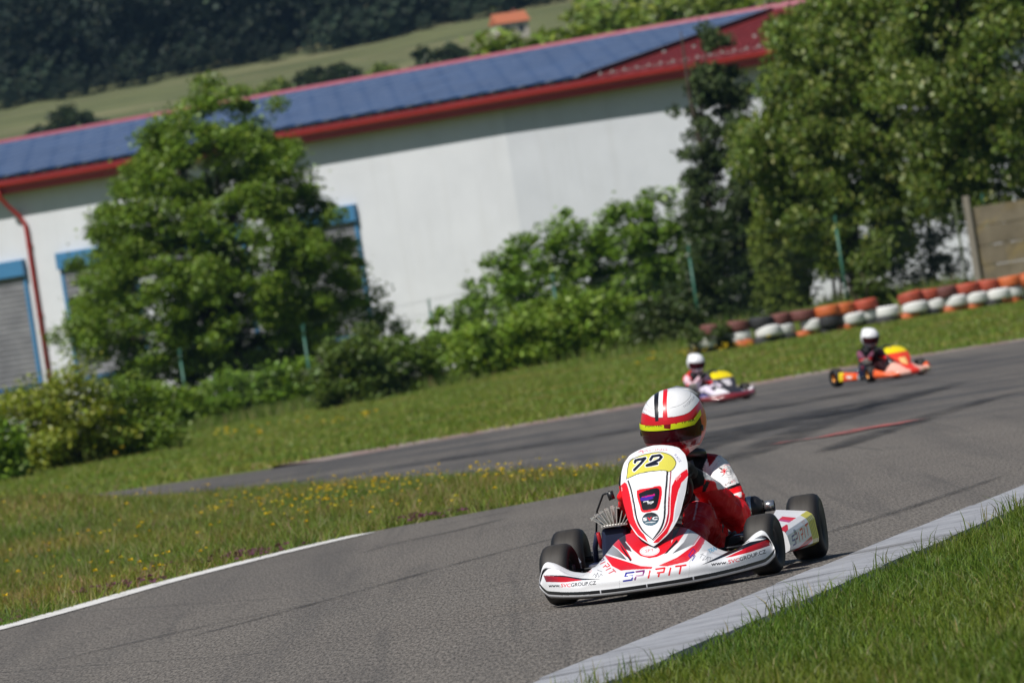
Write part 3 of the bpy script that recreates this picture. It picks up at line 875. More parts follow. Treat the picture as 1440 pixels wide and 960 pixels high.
pr = prof_from_px([((1260, -150), (1560, -170)), ((1240, -80), (1600, -100)), ((1252, -10), (1640, -20)), ((1235, 40), (1640, 30)), ((1245, 110), (1640, 90)), ((1262, 160), (1640, 150)), ((1270, 200), (1620, 190)), ((1300, 250), (1580, 232)), ((1320, 300), (1540, 285)), ((1340, 335), (1500, 320))], Zl, b)
tree('linden_tree', 'wide dark linden above the brown concrete panels at the right edge', 'tree', b, pr, 520, 280, .60, .17, LINDEN, trunk_h=10, r=.24, limbs=20, boughs=100, spread=.52, droop=.8, up=.15, flat=.8, depth=.85)
b = gbase(at(1310, 420, 195.5).x, 195.5)
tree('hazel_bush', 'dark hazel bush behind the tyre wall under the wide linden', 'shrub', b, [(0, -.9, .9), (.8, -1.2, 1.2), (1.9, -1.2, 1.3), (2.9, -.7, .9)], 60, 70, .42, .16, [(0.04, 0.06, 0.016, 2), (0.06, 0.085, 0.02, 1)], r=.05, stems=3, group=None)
b = gbase(at(1165, 445, 199).x, 199)
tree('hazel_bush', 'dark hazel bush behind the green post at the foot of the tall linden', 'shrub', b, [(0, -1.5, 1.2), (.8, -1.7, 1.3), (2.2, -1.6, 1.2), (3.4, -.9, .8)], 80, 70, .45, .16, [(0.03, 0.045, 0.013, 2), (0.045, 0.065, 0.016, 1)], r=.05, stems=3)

# hedge row along the fence: each bush a plant of its own
def bush(name, label, px, py, Z, half, h, palette, clumps, per=75, rc=.38, leaf=.15, group=None, skew=0.0, **kw):
    b = gbase(at(px, py, Z).x, Z)
    pr = [(0.05, -half * .85, half * .85), (h * .35, -half, half), (h * .7, -half * .8 + skew, half * .8 + skew), (h, -half * .35 + skew, half * .35 + skew)]
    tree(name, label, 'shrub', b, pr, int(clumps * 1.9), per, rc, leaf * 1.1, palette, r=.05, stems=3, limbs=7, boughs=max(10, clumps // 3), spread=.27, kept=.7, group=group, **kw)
G = 'hedge bushes along the wire fence'
bush('hedge_bush', 'wispy upright bush at the left end of the hedge beside the post with wire arms', 648, 545, 197, .85, 2.0, HEDGE, 34, leaf=.12, rc=.26, group=G, up=0, droop=-.9)
bush('hedge_bush', 'rounded hedge bush between the wispy bush and the middle of the hedge', 712, 530, 198, 1.3, 2.9, HEDGE, 60, group=G)
bush('hedge_bush', 'hedge bush behind the half hidden green post in mid hedge', 778, 515, 199, 1.4, 3.55, HEDGE, 70, group=G)
bush('hedge_bush', 'tall hedge bush right of the half hidden green post', 842, 500, 199.5, 1.4, 3.7, HEDGE, 80, group=G)
bush('hedge_bush', 'taller hedge bush against the bare white wall left of the spruce', 905, 485, 200, 1.4, 3.75, HEDGE, 85, group=G)
bush('hedge_bush', 'tallest hedge bush touching the dark spruce', 960, 475, 200.5, 1.3, 3.95, HEDGE, 85, group=G)
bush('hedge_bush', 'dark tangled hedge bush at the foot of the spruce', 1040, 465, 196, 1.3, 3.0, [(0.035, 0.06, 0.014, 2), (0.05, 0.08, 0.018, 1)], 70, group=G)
FB = [(0.1987, 0.3091, 0.0364, 3), (0.1572, 0.2473, 0.0304, 3), (0.265, 0.3555, 0.0532, 1)]
G2 = 'low bushes in front of the hedge'
bush('low_bush', 'low bright bush in front of the hedge next to the wispy upright bush', 690, 560, 184, .8, 1.15, FB, 34, group=G2)
bush('low_bush', 'wide low bright bush in front of the middle of the hedge', 768, 550, 184, 1.0, 1.45, FB, 52, group=G2)
bush('low_bush', 'bright bush of leafy shoots in front of the tall hedge bushes', 838, 532, 184, 1.0, 1.55, FB, 52, group=G2)
bush('low_bush', 'dull green bush beside the left end of the tyre wall', 945, 497, 182, .75, 1.1, [(0.055, 0.085, 0.025, 2), (0.075, 0.10, 0.035, 1)], 34, group=G2)
bush('low_bush', 'sprawling bush growing over the first tyres of the barrier', 1002, 488, 161, .55, .62, [(0.06, 0.10, 0.02, 2), (0.09, 0.12, 0.03, 1)], 18, group=G2, leaf=.10, rc=.2)
bush('low_bush', 'leafy sapling hanging over the tyre wall behind the driver on the orange kart', 1238, 440, 168, .42, 1.5, [(0.07, 0.11, 0.02, 2), (0.1, 0.13, 0.03, 1)], 20, group=G2, leaf=.12, rc=.22)
G3 = 'bushes at the left end of the fence'
bush('low_bush', 'small green bush at the foot of the third green post under the maple', 250, 622, 197.5, .9, 1.2, FB, 40, group=G3)
bush('low_bush', 'shady green bush below the maple crown between two green posts', 345, 602, 200, 1.3, 1.3, HEDGE, 50, group=G3)
bush('low_bush', 'leafy green bush below the right side of the maple crown', 425, 590, 199.5, 1.0, 1.25, HEDGE, 44, group=G3)
bush('low_bush', 'yellow green bush in the far left under the red downpipe', 45, 668, 139, .95, 1.7, YBUSH, 60, leaf=.10, group=G3)
bush('low_bush', 'yellow green bush in front of the leftmost green fence post', 112, 660, 140, .85, 1.85, YBUSH, 60, leaf=.10, group=G3)
bush('low_bush', 'rounded green bush between the two leftmost green fence posts', 192, 646, 141, .9, 1.5, [(0.13, 0.21, 0.026, 2), (0.17, 0.25, 0.03, 1)], 62, leaf=.10, group=G3)
bush('low_bush', 'dark bush cut off by the left edge of the picture', -12, 682, 132, .55, .95, HEDGE, 36, group=G3)
G4 = 'small bushes under the bare white wall'
bush('low_bush', 'grey green clipped bush below the right window corner', 505, 578, 180, 1.05, 1.65, [(0.10, 0.155, 0.034, 2), (0.13, 0.185, 0.04, 1)], 44, group=G4)
bush('low_bush', 'small leafy bush between the clipped bush and the post with wire arms', 575, 566, 182, 1.0, 1.45, [(0.12, 0.19, 0.026, 2)], 34, group=G4)
bush('low_bush', 'thin sapling bush rising against the white wall behind the low bushes', 548, 556, 211, .9, 3.0, HEDGE, 26, group=G4, leaf=.14)

# ---------------------------------------------------------------- wire fence
M['post'] = plain('green coated post', (0.030, 0.125, 0.085), 0.45)
def build_fence():
    pts = [(-80, 648, 200.5), (95, 630, 199.5), (270, 611, 199), (444, 581, 198.5), (620, 537, 197.5), (795, 510, 195), (985, 462, 191), (1193, 432, 187.5), (1400, 400, 184.5), (1600, 380, 182)]
    root = empty('wire_fence', gbase(at(620, 535, 197.5).x, 197.5))
    tag(root, 'green post and wire fence running along the hedge with bare wire arms on top', 'fence')
    P = []
    for px, py, Z in pts:
        x = at(px, py, Z).x
        P.append(Vector((x, Z, H(x, Z))) - root.location)
    for p in P:
        b = MB(); b.tube([p + Vector((0, 0, -.2)), p + Vector((0, 0, 1.95))], .036, 8); b.ball(p + Vector((0, 0, 1.96)), .038, 1)
        po = b.obj('post', M['post'], root)
        b = MB()
        b.tube([p + Vector((0, 0, 1.9)), p + Vector((-.02, -.16, 2.25))], .014, 6); b.tube([p + Vector((0, 0, 1.9)), p + Vector((.03, .22, 2.3))], .014, 6)
        b.obj('wire_arm', M['post'], po)
    wires = MB()
    for a, q in zip(P, P[1:]):
        for z in (.1, .7, 1.3, 1.9): wires.tube([a + Vector((0, .04, z)), q + Vector((0, .04, z))], .0035, 4)
        for oy, z in ((-.15, 2.22), (.2, 2.27)): wires.tube([a + Vector((0, oy, z)), q + Vector((0, oy, z))], .0035, 4)
        L = (q - a).length; n = int(L / .11)
        for k in range(n):
            for s in (-1, 1):
                f0, f1 = k / n, min(1, max(0, k / n + s * 1.8 / L))
                if 0 < f0 + s * 1.8 / L < 1: wires.tube([a.lerp(q, f0) + Vector((0, .04, .1)), a.lerp(q, f1) + Vector((0, .04, 1.9))], .0016, 3, False)
    wires.obj('wire_mesh', plain('galvanised wire', (0.02, 0.04, 0.03), 0.8), root)
build_fence()

# ---------------------------------------------------------------- precast panel wall at the right edge
def build_panels():
    a = at(1376, 388, 183)
    base = Vector((a.x, 183, H(a.x, 183)))
    root = empty('panel_wall', base, math.radians(-14))
    tag(root, 'brown precast concrete panel wall behind the tyres at the right edge', 'wall')
    def mat(name, c0, c1):
        t = NT(name); n = t.noise(1.6, 6, 0.65, t.coords()); g = t.noise(22, 4, 0.6, t.coords())
        c = t.ramp(n, [(0.3, c0), (0.65, c1)]); c = t.mix(t.ramp(t.noise(.9, 5, .6, t.coords(), 1.), [(.5, 0), (.65, .7)]), c, (0.30, 0.22, 0.07))
        t.base(c, 0.9, 0, 0.2); t.bump(g, .5, .02); return t.m
    mp, mo = mat('weathered concrete panel', (0.11, 0.09, 0.062), (0.20, 0.168, 0.118)), plain('concrete post', (0.21, 0.185, 0.15), 0.9, bump=.4)
    for k in range(4):
        b = MB(); b.box((k * 2.0, -.06, 1.05), (.17, .17, 2.5), bev=.02); b.obj('post', mo, root)
        for z in range(4):
            b = MB(); b.box((k * 2.0 + 1.0, 0, .25 + z * .5), (1.82, .055, .485), bev=.012); b.obj('panel', mp, root)
    b = MB(); b.tube([(-.3, -.1, 0), (-.32, -.1, 2.25)], .03, 8); b.obj('stake', plain('mossy stake', (0.07, 0.09, 0.04), .9), root)
build_panels()

# ---------------------------------------------------------------- tyre barrier: every tyre a thing
def tyre_profile(R, W, rim, bulge=.012):
    h = W / 2
    return [(rim, -h * .82), (rim + .02, -h * .95), (R * .80, -h - bulge), (R * .93, -h * .96), (R * .985, -h * .74), (R, -h * .35), (R, h * .35), (R * .985, h * .74), (R * .93, h * .96), (R * .80, h + bulge), (rim + .02, h * .95), (rim, h * .82), (rim - .012, 0)]
ORD = ['first', 'second', 'third', 'fourth', 'fifth', 'sixth', 'seventh', 'eighth', 'ninth', 'tenth', 'eleventh', 'twelfth', 'thirteenth', 'fourteenth', 'fifteenth', 'sixteenth', 'seventeenth']
def build_tyres():
    cm = {'white': wornpaint_mat('flaking white paint on rubber', (0.70, 0.70, 0.68), .70), 'orange': plain('orange painted rubber', (0.50, 0.115, 0.03), .6, var=.3, scale=4), 'brown': plain('dark red painted rubber', (0.13, 0.042, 0.035), .7, var=.3, scale=4), 'red': plain('red painted rubber', (0.36, 0.06, 0.03), .65, var=.3, scale=4), 'black': plain('bare rubber', (0.022, 0.022, 0.024), .7)}
    meshes = {}
    for k, m in cm.items():
        b = MB(); b.lathe(tyre_profile(.31, .225, .185), n=28, closed=True); meshes[k] = b.mesh('tyre', m)
    word = {'white': 'white painted tyre', 'orange': 'orange painted tyre', 'brown': 'dark red brown tyre', 'red': 'weathered red tyre', 'black': 'bare black tyre'}
    A, B = at(985, 498, 161), at(1452, 424, 163)
    n = 17
    tops = ['orange', 'brown', 'brown', 'black', 'brown', 'brown', 'orange', 'orange', 'red', 'black', 'red', 'red', 'brown', 'red', 'red', 'orange', 'orange']
    mids = ['white', 'white', 'white', 'white', 'white', 'white', 'black', 'white', 'white', 'white', 'white', 'white', 'white', 'white', 'white', 'white', 'white']
    bots = ['black', 'black', 'orange', 'black', 'black', 'orange', 'black', 'orange', 'black', 'black', 'orange', 'black', 'orange', 'orange', 'black', 'orange', 'black']
    for i in range(n):
        f = i / (n - 1)
        x = A.x + (B.x - A.x) * f; y = A.y + (B.y - A.y) * f + random.uniform(-.10, .10)
        z = H(x, y) - .07
        for row, (c, nm) in enumerate(((bots[i], 'bottom'), (mids[i], 'middle'), (tops[i], 'top'))):
            if row == 2 and i in (0, 9): continue
            o = put('tyre', meshes[c])
            jx = random.uniform(-.05, .05) + (.16 if row == 1 else 0) * random.choice((0, 1))
            o.location = (x + jx, y + random.uniform(-.06, .06), z + .115 + row * .232)
            o.rotation_euler = (random.gauss(0, .025), random.gauss(0, .03), random.uniform(0, 6))
            if row == 2: o.location.x += random.uniform(-.09, .09); o.rotation_euler[1] += random.gauss(0, .07)
            s = random.uniform(.82, 1.02); o.scale = (s, s, 1)
            tag(o, f'{word[c]} at the {nm} of the {ORD[i]} tyre stack from the left', 'tyre', 'tyres stacked in the barrier')
build_tyres()

# ---------------------------------------------------------------- far slope: trees behind the hall, meadow shrubs, house, forest
FT = [(0.1645, 0.2277, 0.0354, 3), (0.1265, 0.1898, 0.0316, 2), (0.2151, 0.2656, 0.0443, 1)]
def round_prof(h, r): return [(h * .12, -r * .6, r * .6), (h * .35, -r, r), (h * .65, -r * .85, r * .85), (h * .88, -r * .5, r * .5), (h, -r * .12, r * .12)]
for px, top, Z, r, lab in ((738, 30, 300, 2.0, 'round light green tree top in front of the orange roofed house'), (700, 52, 296, 1.5, 'low light green tree top left of the round one behind the ridge'), (845, -10, 315, 2.6, 'tall light green tree behind the middle of the roof ridge'), (905, -22, 318, 3.0, 'broad green tree behind the ridge right of the tall light green one'), (980, -30, 322, 3.2, 'large dark green tree behind the ridge beside the spruce top'), (1055, -40, 318, 3.2, 'dark green tree behind the red end of the roof')):
    p = at(px, top, Z); g = H(p.x, Z); h = p.z - g
    tree('roadside_tree', lab, 'tree', (p.x, Z, g), round_prof(h, r * 1.7), 230, 80, 1.0, .5, FT, r=.2, limbs=8, group='trees behind the hall roof')
DK = [(0.035, 0.055, 0.022, 2), (0.05, 0.07, 0.026, 1)]
for px, py, Z, r, h, lab in ((105, 190, 660, 3.4, 3.6, 'wide dark shrub alone on the pale meadow slope at the far left'), (60, 195, 664, 1.8, 1.9, 'small dark shrub left of the wide dark shrub on the slope'), (385, 138, 655, 1.6, 3.0, 'olive shrub on the slope just right of the maple top'), (440, 118, 668, 2.2, 2.6, 'dark shrub on the slope above the left part of the solar roof'), (480, 112, 660, 2.0, 2.9, 'dark shrub beside the one above the solar roof on the slope'), (540, 100, 655, 1.6, 2.2, 'green shrub on the slope behind the roof ridge'), (615, 92, 650, 3.4, 3.4, 'dark flat shrub on the slope just above the roof ridge'), (320, 160, 640, 1.4, 2.6, 'shrub peeping out behind the maple crown on the slope'), (690, 62, 655, 1.7, 2.2, 'little green shrub left of the round light green tree top')):
    p = at(px, py, Z); g = H(p.x, Z)
    tree('meadow_shrub', lab, 'shrub', (p.x, Z, g - .3), round_prof(h, r), 60, 60, .7, .5, DK if 'dark' in lab else FT, r=.1, limbs=4, group='shrubs on the far meadow slope')
def build_house():
    p = at(722, 70, 690); g = H(p.x, 690)
    root = empty('farm_house', (p.x, 690, g), .3, .6)
    tag(root, 'small far house with an orange tiled roof below the forest', 'house')
    b = MB(); b.box((0, 0, 1.2), (5, 4, 3.0)); b.obj('wall', plain('pale plaster', (0.5, 0.46, 0.4), .9), root)
    b = MB()
    V = [(-2.8, -2.4, 2.6), (2.8, -2.4, 2.6), (2.8, 2.4, 2.6), (-2.8, 2.4, 2.6), (-2.8, 0, 4.3), (2.8, 0, 4.3)]
    vs = [b.bm.verts.new(v) for v in V]
    for f in ((0, 1, 5, 4), (2, 3, 4, 5), (0, 4, 3), (1, 2, 5), (0, 3, 2, 1)): b.bm.faces.new([vs[i] for i in f])
    rf = b.obj('roof', plain('orange roof tiles', (0.42, 0.13, 0.06), .8), root)
    b = MB(); b.box((1.2, .6, 4.2), (.45, .45, 1.1)); b.obj('chimney', plain('brick chimney', (0.25, 0.1, 0.07), .9), rf)
    for x in (-1.2, 1.2):
        b = MB(); b.box((x, -2.01, 1.5), (.9, .06, 1.1)); b.obj('window', plain('window glass', (0.03, 0.04, 0.05), .15), root)
build_house()
def build_forest():
    FOR = [(0.014, 0.026, 0.020, 3), (0.022, 0.036, 0.024, 3), (0.034, 0.050, 0.026, 1), (0.045, 0.05, 0.03, .5)]
    protos = []
    for k in range(5):
        h = 1.0
        con = k < 3
        pr = [(.05, -.26, .26), (.3, -.24, .24), (.6, -.17, .17), (.85, -.08, .08), (1, -.02, .02)] if con else [(.08, -.2, .2), (.3, -.3, .3), (.6, -.3, .3), (.85, -.2, .2), (1, -.06, .06)]
        me, _ = crown_mesh('f', pr, 70, 24, .09, .06, FOR, M['needle'], up=.2, droop=.3)
        V = verts_of(me).astype(float); C = np.empty(len(V) * 4, np.float32); me.color_attributes['Col'].data.foreach_get('color', C)
        protos.append((V, C.reshape(-1, 4)[:, :3])); bpy.data.meshes.remove(me)
    VV, CC = [], []
    for row in range(6):
        for x in np.arange(-78, 79, 3.4):
            xx = x + random.uniform(-1.4, 1.4); yy = 746 + row * 7 + random.uniform(-2.5, 2.5)
            hh = random.uniform(10.5, 15.5) + row * 1.0
            if xx < -46: hh *= .86
            V, C = random.choice(protos)
            a = random.uniform(0, 6.28); s = hh; wdt = hh * random.uniform(.8, 1.15)
            Q = np.stack([(V[:, 0] * math.cos(a) - V[:, 1] * math.sin(a)) * wdt, (V[:, 0] * math.sin(a) + V[:, 1] * math.cos(a)) * wdt, V[:, 2] * s], 1) + [xx, yy, H(xx, yy) - .5]
            VV.append(Q); CC.append(C * random.uniform(.7, 1.35))
    # low scrub along the forest edge
    for x in np.arange(-78, 79, 2.0):
        V, C = protos[4]; yy = 741 + random.uniform(-2, 2); hh = random.uniform(1.8, 5.0)
        VV.append(V * [hh * 1.3, hh * 1.3, hh] + [x, yy, H(x, yy) - .3]); CC.append(np.clip(C * random.choice((1.0, 1.6, 2.4)), 0, 1))
    V = np.concatenate(VV); C = np.concatenate(CC)
    tag(put('forest', np_mesh('forest', V, np.arange(len(V)).reshape(-1, 4), M['needle'], C)), 'dark far-off forest covering the hillside above the pale meadow', 'forest', kind='stuff')
build_forest()
# ---------------------------------------------------------------- painted graphics
WHITE, RED, BLK = lin((236, 236, 238)), lin((222, 22, 36)), lin((16, 16, 20))
YEL, GREY, BLUE, SKYB, PINK = lin((216, 207, 84)), lin((140, 142, 146)), lin((38, 40, 150)), lin((80, 176, 214)), lin((205, 30, 90))
LIME, DRED, ORANGE = lin((214, 228, 20)), lin((120, 10, 18)), lin((245, 110, 20))
_glyph = {}
def text_tris(s):
    """triangles of a line of text, cap height about 1"""
    if s in _glyph: return _glyph[s]
    cu = bpy.data.curves.new('t', 'FONT'); cu.body = s; cu.resolution_u = 3
    o = bpy.data.objects.new('t', cu); COL.objects.link(o)
    dg = bpy.context.evaluated_depsgraph_get(); dg.update()
    me = bpy.data.meshes.new_from_object(o.evaluated_get(dg))
    me.calc_loop_triangles()
    V = verts_of(me)[:, :2].astype(float)
    T = np.array([t.vertices[:] for t in me.loop_triangles])
    bpy.data.objects.remove(o); bpy.data.curves.remove(cu); bpy.data.meshes.remove(me)
    V /= 0.70
    _glyph[s] = (V, T)
    return V, T
# broken-bar racing letters drawn as strokes in a unit box
STK = {'S': [[(1, 1), (.12, 1), (.02, .56)], [(.02, .52), (.93, .52), (.84, 0), (-.1, 0)]],
       'P': [[(.1, 1), (1, 1), (.92, .45), (.18, .45)], [(.1, .45), (.02, 0)]],
       'I': [[(.5, .86), (.38, 0)]],
       'R': [[(.0, 1), (1, 1), (.92, .48), (.2, .48)], [(.42, .44), (.36, 0)]],
       'T': [[(-.1, 1), (1.05, 1)], [(.5, .92), (.4, 0)]]}
class Canvas:
    def __init__(s, x0, y0, x1, y1, ss, bg):
        s.x0, s.y0, s.ss = x0, y0, ss
        s.W, s.H = int((x1 - x0) * ss), int((y1 - y0) * ss)
        s.a = np.empty((s.H, s.W, 3)); s.a[:] = bg
        s.mirror = None
    def _box(s, p, pad=0):
        p = np.asarray(p, float)
        i0, i1 = int(max(0, math.floor((p[:, 0].min() - pad - s.x0) * s.ss))), int(min(s.W, math.ceil((p[:, 0].max() + pad - s.x0) * s.ss) + 1))
        j0, j1 = int(max(0, math.floor((p[:, 1].min() - pad - s.y0) * s.ss))), int(min(s.H, math.ceil((p[:, 1].max() + pad - s.y0) * s.ss) + 1))
        if i1 <= i0 or j1 <= j0: return None
        X, Y = np.meshgrid(s.x0 + (np.arange(i0, i1) + .5) / s.ss, s.y0 + (np.arange(j0, j1) + .5) / s.ss)
        return s.a[j0:j1, i0:i1], X, Y
    def _fill(s, A, m, col, grad, X, Y):
        if grad is None: A[m] = col
        else:
            p, q, c0, c1 = grad
            d = np.array(q, float) - p
            f = np.clip(((X - p[0]) * d[0] + (Y - p[1]) * d[1]) / (d @ d), 0, 1)[m][:, None]
            A[m] = np.asarray(c0) * (1 - f) + np.asarray(c1) * f
    def poly(s, p, col, grad=None):
        p = np.asarray(p, float); r = s._box(p)
        if r is None: return s
        A, X, Y = r
        s._fill(A, inside(p, X, Y), col, grad, X, Y); return s
    def smooth(s, p, col, grad=None, closed=True):
        p = [tuple(q) for q in p]
        return s.poly(spline(p + p[:1], 6)[:-1], col, grad)
    def stroke(s, p, w, col, curve=False, grad=None):
        p = spline(p, 6) if curve else np.asarray(p, float)
        r = s._box(p, w)
        if r is None: return s
        A, X, Y = r
        m = np.zeros(X.shape, bool)
        for a, b in zip(p, p[1:]):
            d = b - a; L = d @ d
            t = np.clip(((X - a[0]) * d[0] + (Y - a[1]) * d[1]) / max(L, 1e-9), 0, 1)
            m |= (X - a[0] - t * d[0]) ** 2 + (Y - a[1] - t * d[1]) ** 2 < (w / 2) ** 2
        s._fill(A, m, col, grad, X, Y); return s
    def ellipse(s, c, rx, ry, col, rot=0, grad=None):
        t = np.linspace(0, 2 * np.pi, 40)[:-1]; cr, sr = math.cos(rot), math.sin(rot)
        return s.poly(np.stack([c[0] + rx * np.cos(t) * cr - ry * np.sin(t) * sr, c[1] + rx * np.cos(t) * sr + ry * np.sin(t) * cr], 1), col, grad)
    def _map(s, V, p0, p1, h, shear, mir):
        """unit text box -> canvas; baseline from p0 to p1, letters of height h"""
        p0, p1 = np.array(p0, float), np.array(p1, float)
        e = p1 - p0; L = np.linalg.norm(e); e = e / L
        up = np.array((e[1], -e[0]))
        V = np.asarray(V, float)
        return p0 + e * ((V[:, 0] * L + V[:, 1] * shear * h)[:, None]) + up * (V[:, 1] * h)[:, None]
    def text(s, t, p0, p1, h, col, shear=0.15, grad=None, bold=0.0):
        V, T = text_tris(t)
        V = V.copy(); mn, mx = V[:, 0].min(), V[:, 0].max(); V[:, 0] = (V[:, 0] - mn) / (mx - mn)
        Q = s._map(V, p0, p1, h, shear, False)
        for tr in T: s.poly(Q[tr], col, grad)
        if bold:
            for tr in T: s.stroke(np.concatenate([Q[tr], Q[tr][:1]]), bold, col, grad=grad)
        return s
    def racing(s, t, p0, p1, h, cols, w=0.15, shear=0.22):
        n = len(t); cw = 1.0 / n
        for k, ch in enumerate(t):
            for st in STK[ch]:
                V = np.array(st, float); V[:, 0] = (k + .05 + V[:, 0] * .84) * cw
                s.stroke(s._map(V, p0, p1, h, shear, False), w * h, cols[min(k, len(cols) - 1)])
        return s
    def sample(s, px, py):
        x = np.clip((px - s.x0) * s.ss - .5, 0, s.W - 1.001); y = np.clip((py - s.y0) * s.ss - .5, 0, s.H - 1.001)
        i, j = x.astype(int), y.astype(int); f, g = (x - i)[:, None], (y - j)[:, None]
        a = s.a
        return (a[j, i] * (1 - f) + a[j, i + 1] * f) * (1 - g) + (a[j + 1, i] * (1 - f) + a[j + 1, i + 1] * f) * g

# ---------------------------------------------------------------- hero kart frame: forward is -Y, driver's left is +X
HX, HZ, YAW = 0.485, 30.38, math.radians(8.5)
RKART = np.array([[math.cos(YAW), math.sin(YAW), 0], [-math.sin(YAW), math.cos(YAW), 0], [0, 0, 1.0]])   # rotation by -YAW about Z
def drawing(ref):
    """parallel projection of kart points onto the plane of the front drawing (units of the drawing sheet)"""
    w = RKART @ np.array(ref, float) + (HX, HZ, 0)
    s = FPX / w[1]; u0, v0 = w[0] * s, (CAMH - w[2]) * s
    def f(P):
        d = (np.asarray(P, float) - ref) @ RKART.T
        u = u0 + s * d[:, 0] - u0 / w[1] * d[:, 1]; v = v0 - s * d[:, 2] - v0 / w[1] * d[:, 1]
        return 720 + u * math.cos(ROLL) + v * math.sin(ROLL), 480 - u * math.sin(ROLL) + v * math.cos(ROLL)
    return f
def Z1(p): return [(740 + x / 2.8227, 520 + y / 2.8235) for x, y in p]
def Z2(p): return [(750 + x / 7.2, 730 + y / 7.2) for x, y in p]
def Z3(p): return [(850 + x / 5.645, 600 + y / 5.647) for x, y in p]
def Z4(p): return [(940 + x / 6.261, 680 + y / 6.26) for x, y in p]
def Z5(p): return [(880 + x / 5.644, 530 + y / 5.647) for x, y in p]

def grid_mesh(name, P, mat, cols=None, flip=False, smooth=True):
    """P (n,m,3) sheet"""
    n, m = P.shape[:2]
    i = (np.arange(n - 1)[:, None] * m + np.arange(m - 1)[None]).ravel()
    F = np.stack([i, i + 1, i + 1 + m, i + m], 1)
    if flip: F = F[:, ::-1]
    return np_mesh(name, P.reshape(-1, 3), F, mat, cols, smooth)

# ---- front fairing: rounded shell across the front of the kart
FA = dict(x=[0, .06, .12, .16, .20, .25, .30, .36, .42, .46, .485, .50],
          zt=[.262, .262, .256, .235, .198, .148, .122, .138, .182, .196, .180, .135],
          yt=[-.16, -.16, -.155, -.15, -.15, -.155, -.17, -.18, -.185, -.19, -.195, -.205])
def fairing_sheet(nx, nw, off=0.0):
    U = np.linspace(-1, 1, nx)
    x = np.sign(U) * (np.abs(U) ** 0.93) * 0.5
    ax = np.abs(x); q = ax / .5
    yf = -.60 + .395 * q ** 2.3
    zb = .034 + .026 * q ** 3
    zt = np.interp(ax, FA['x'], FA['zt']); yt = np.interp(ax, FA['x'], FA['yt'])
    k = np.ones(9) / 9
    if nx > 60:
        kk = max(3, nx // 28) | 1
        pad = lambda a: np.convolve(np.pad(a, kk // 2, mode='edge'), np.ones(kk) / kk, 'valid')
        zt, yt = pad(zt), pad(yt)
    W = np.linspace(0, 1, nw)[None]
    # profile: lower lip, face, ramp, rolled top edge
    ctrl_y = np.stack([yf + .055, yf + .004, yf - .004, yf + .012, yf + .045 + (yt - yf) * .15, yf + (yt - yf) * .58, yt - .014, yt + .004, yt + .006], 1)
    face = np.minimum(.085, (zt - zb) * .72)
    ctrl_z = np.stack([zb - .008, zb - .004, zb + face * .28, zb + face * .85, zb + face * 1.22, zb + face + (zt - zb - face) * .62, zt - .002, zt - .012, zt - .04], 1)
    tk = np.array([0, .08, .17, .36, .46, .74, .93, .97, 1.0])
    P = np.empty((nx, nw, 3)); P[..., 0] = x[:, None]
    for i in range(nx):
        # smooth monotone interpolation (Catmull-Rom on the control list)
        P[i, :, 1] = cr1(tk, ctrl_y[i], W[0]); P[i, :, 2] = cr1(tk, ctrl_z[i], W[0])
        e = max(0.0, (q[i] - .90) / .10)
        if e > 0:      # wing tips close into a rounded end
            k_ = math.sqrt(max(0.0, 1 - e * e)); cy, cz = yt[i] - .015, zb[i] + .45 * (zt[i] - zb[i])
            P[i, :, 1] = cy + (P[i, :, 1] - cy) * (.06 + .94 * k_); P[i, :, 2] = cz + (P[i, :, 2] - cz) * (.06 + .94 * k_)
    return P
def cr1(t, v, w):
    m = np.empty_like(v)
    m[1:-1] = (v[2:] - v[:-2]) / (t[2:] - t[:-2]); m[0] = (v[1] - v[0]) / (t[1] - t[0]); m[-1] = (v[-1] - v[-2]) / (t[-1] - t[-2])
    k = np.clip(np.searchsorted(t, w) - 1, 0, len(t) - 2); h = t[k + 1] - t[k]; s = (w - t[k]) / h
    return (2 * s ** 3 - 3 * s ** 2 + 1) * v[k] + (s ** 3 - 2 * s ** 2 + s) * h * m[k] + (-2 * s ** 3 + 3 * s ** 2) * v[k + 1] + (s ** 3 - s ** 2) * h * m[k + 1]

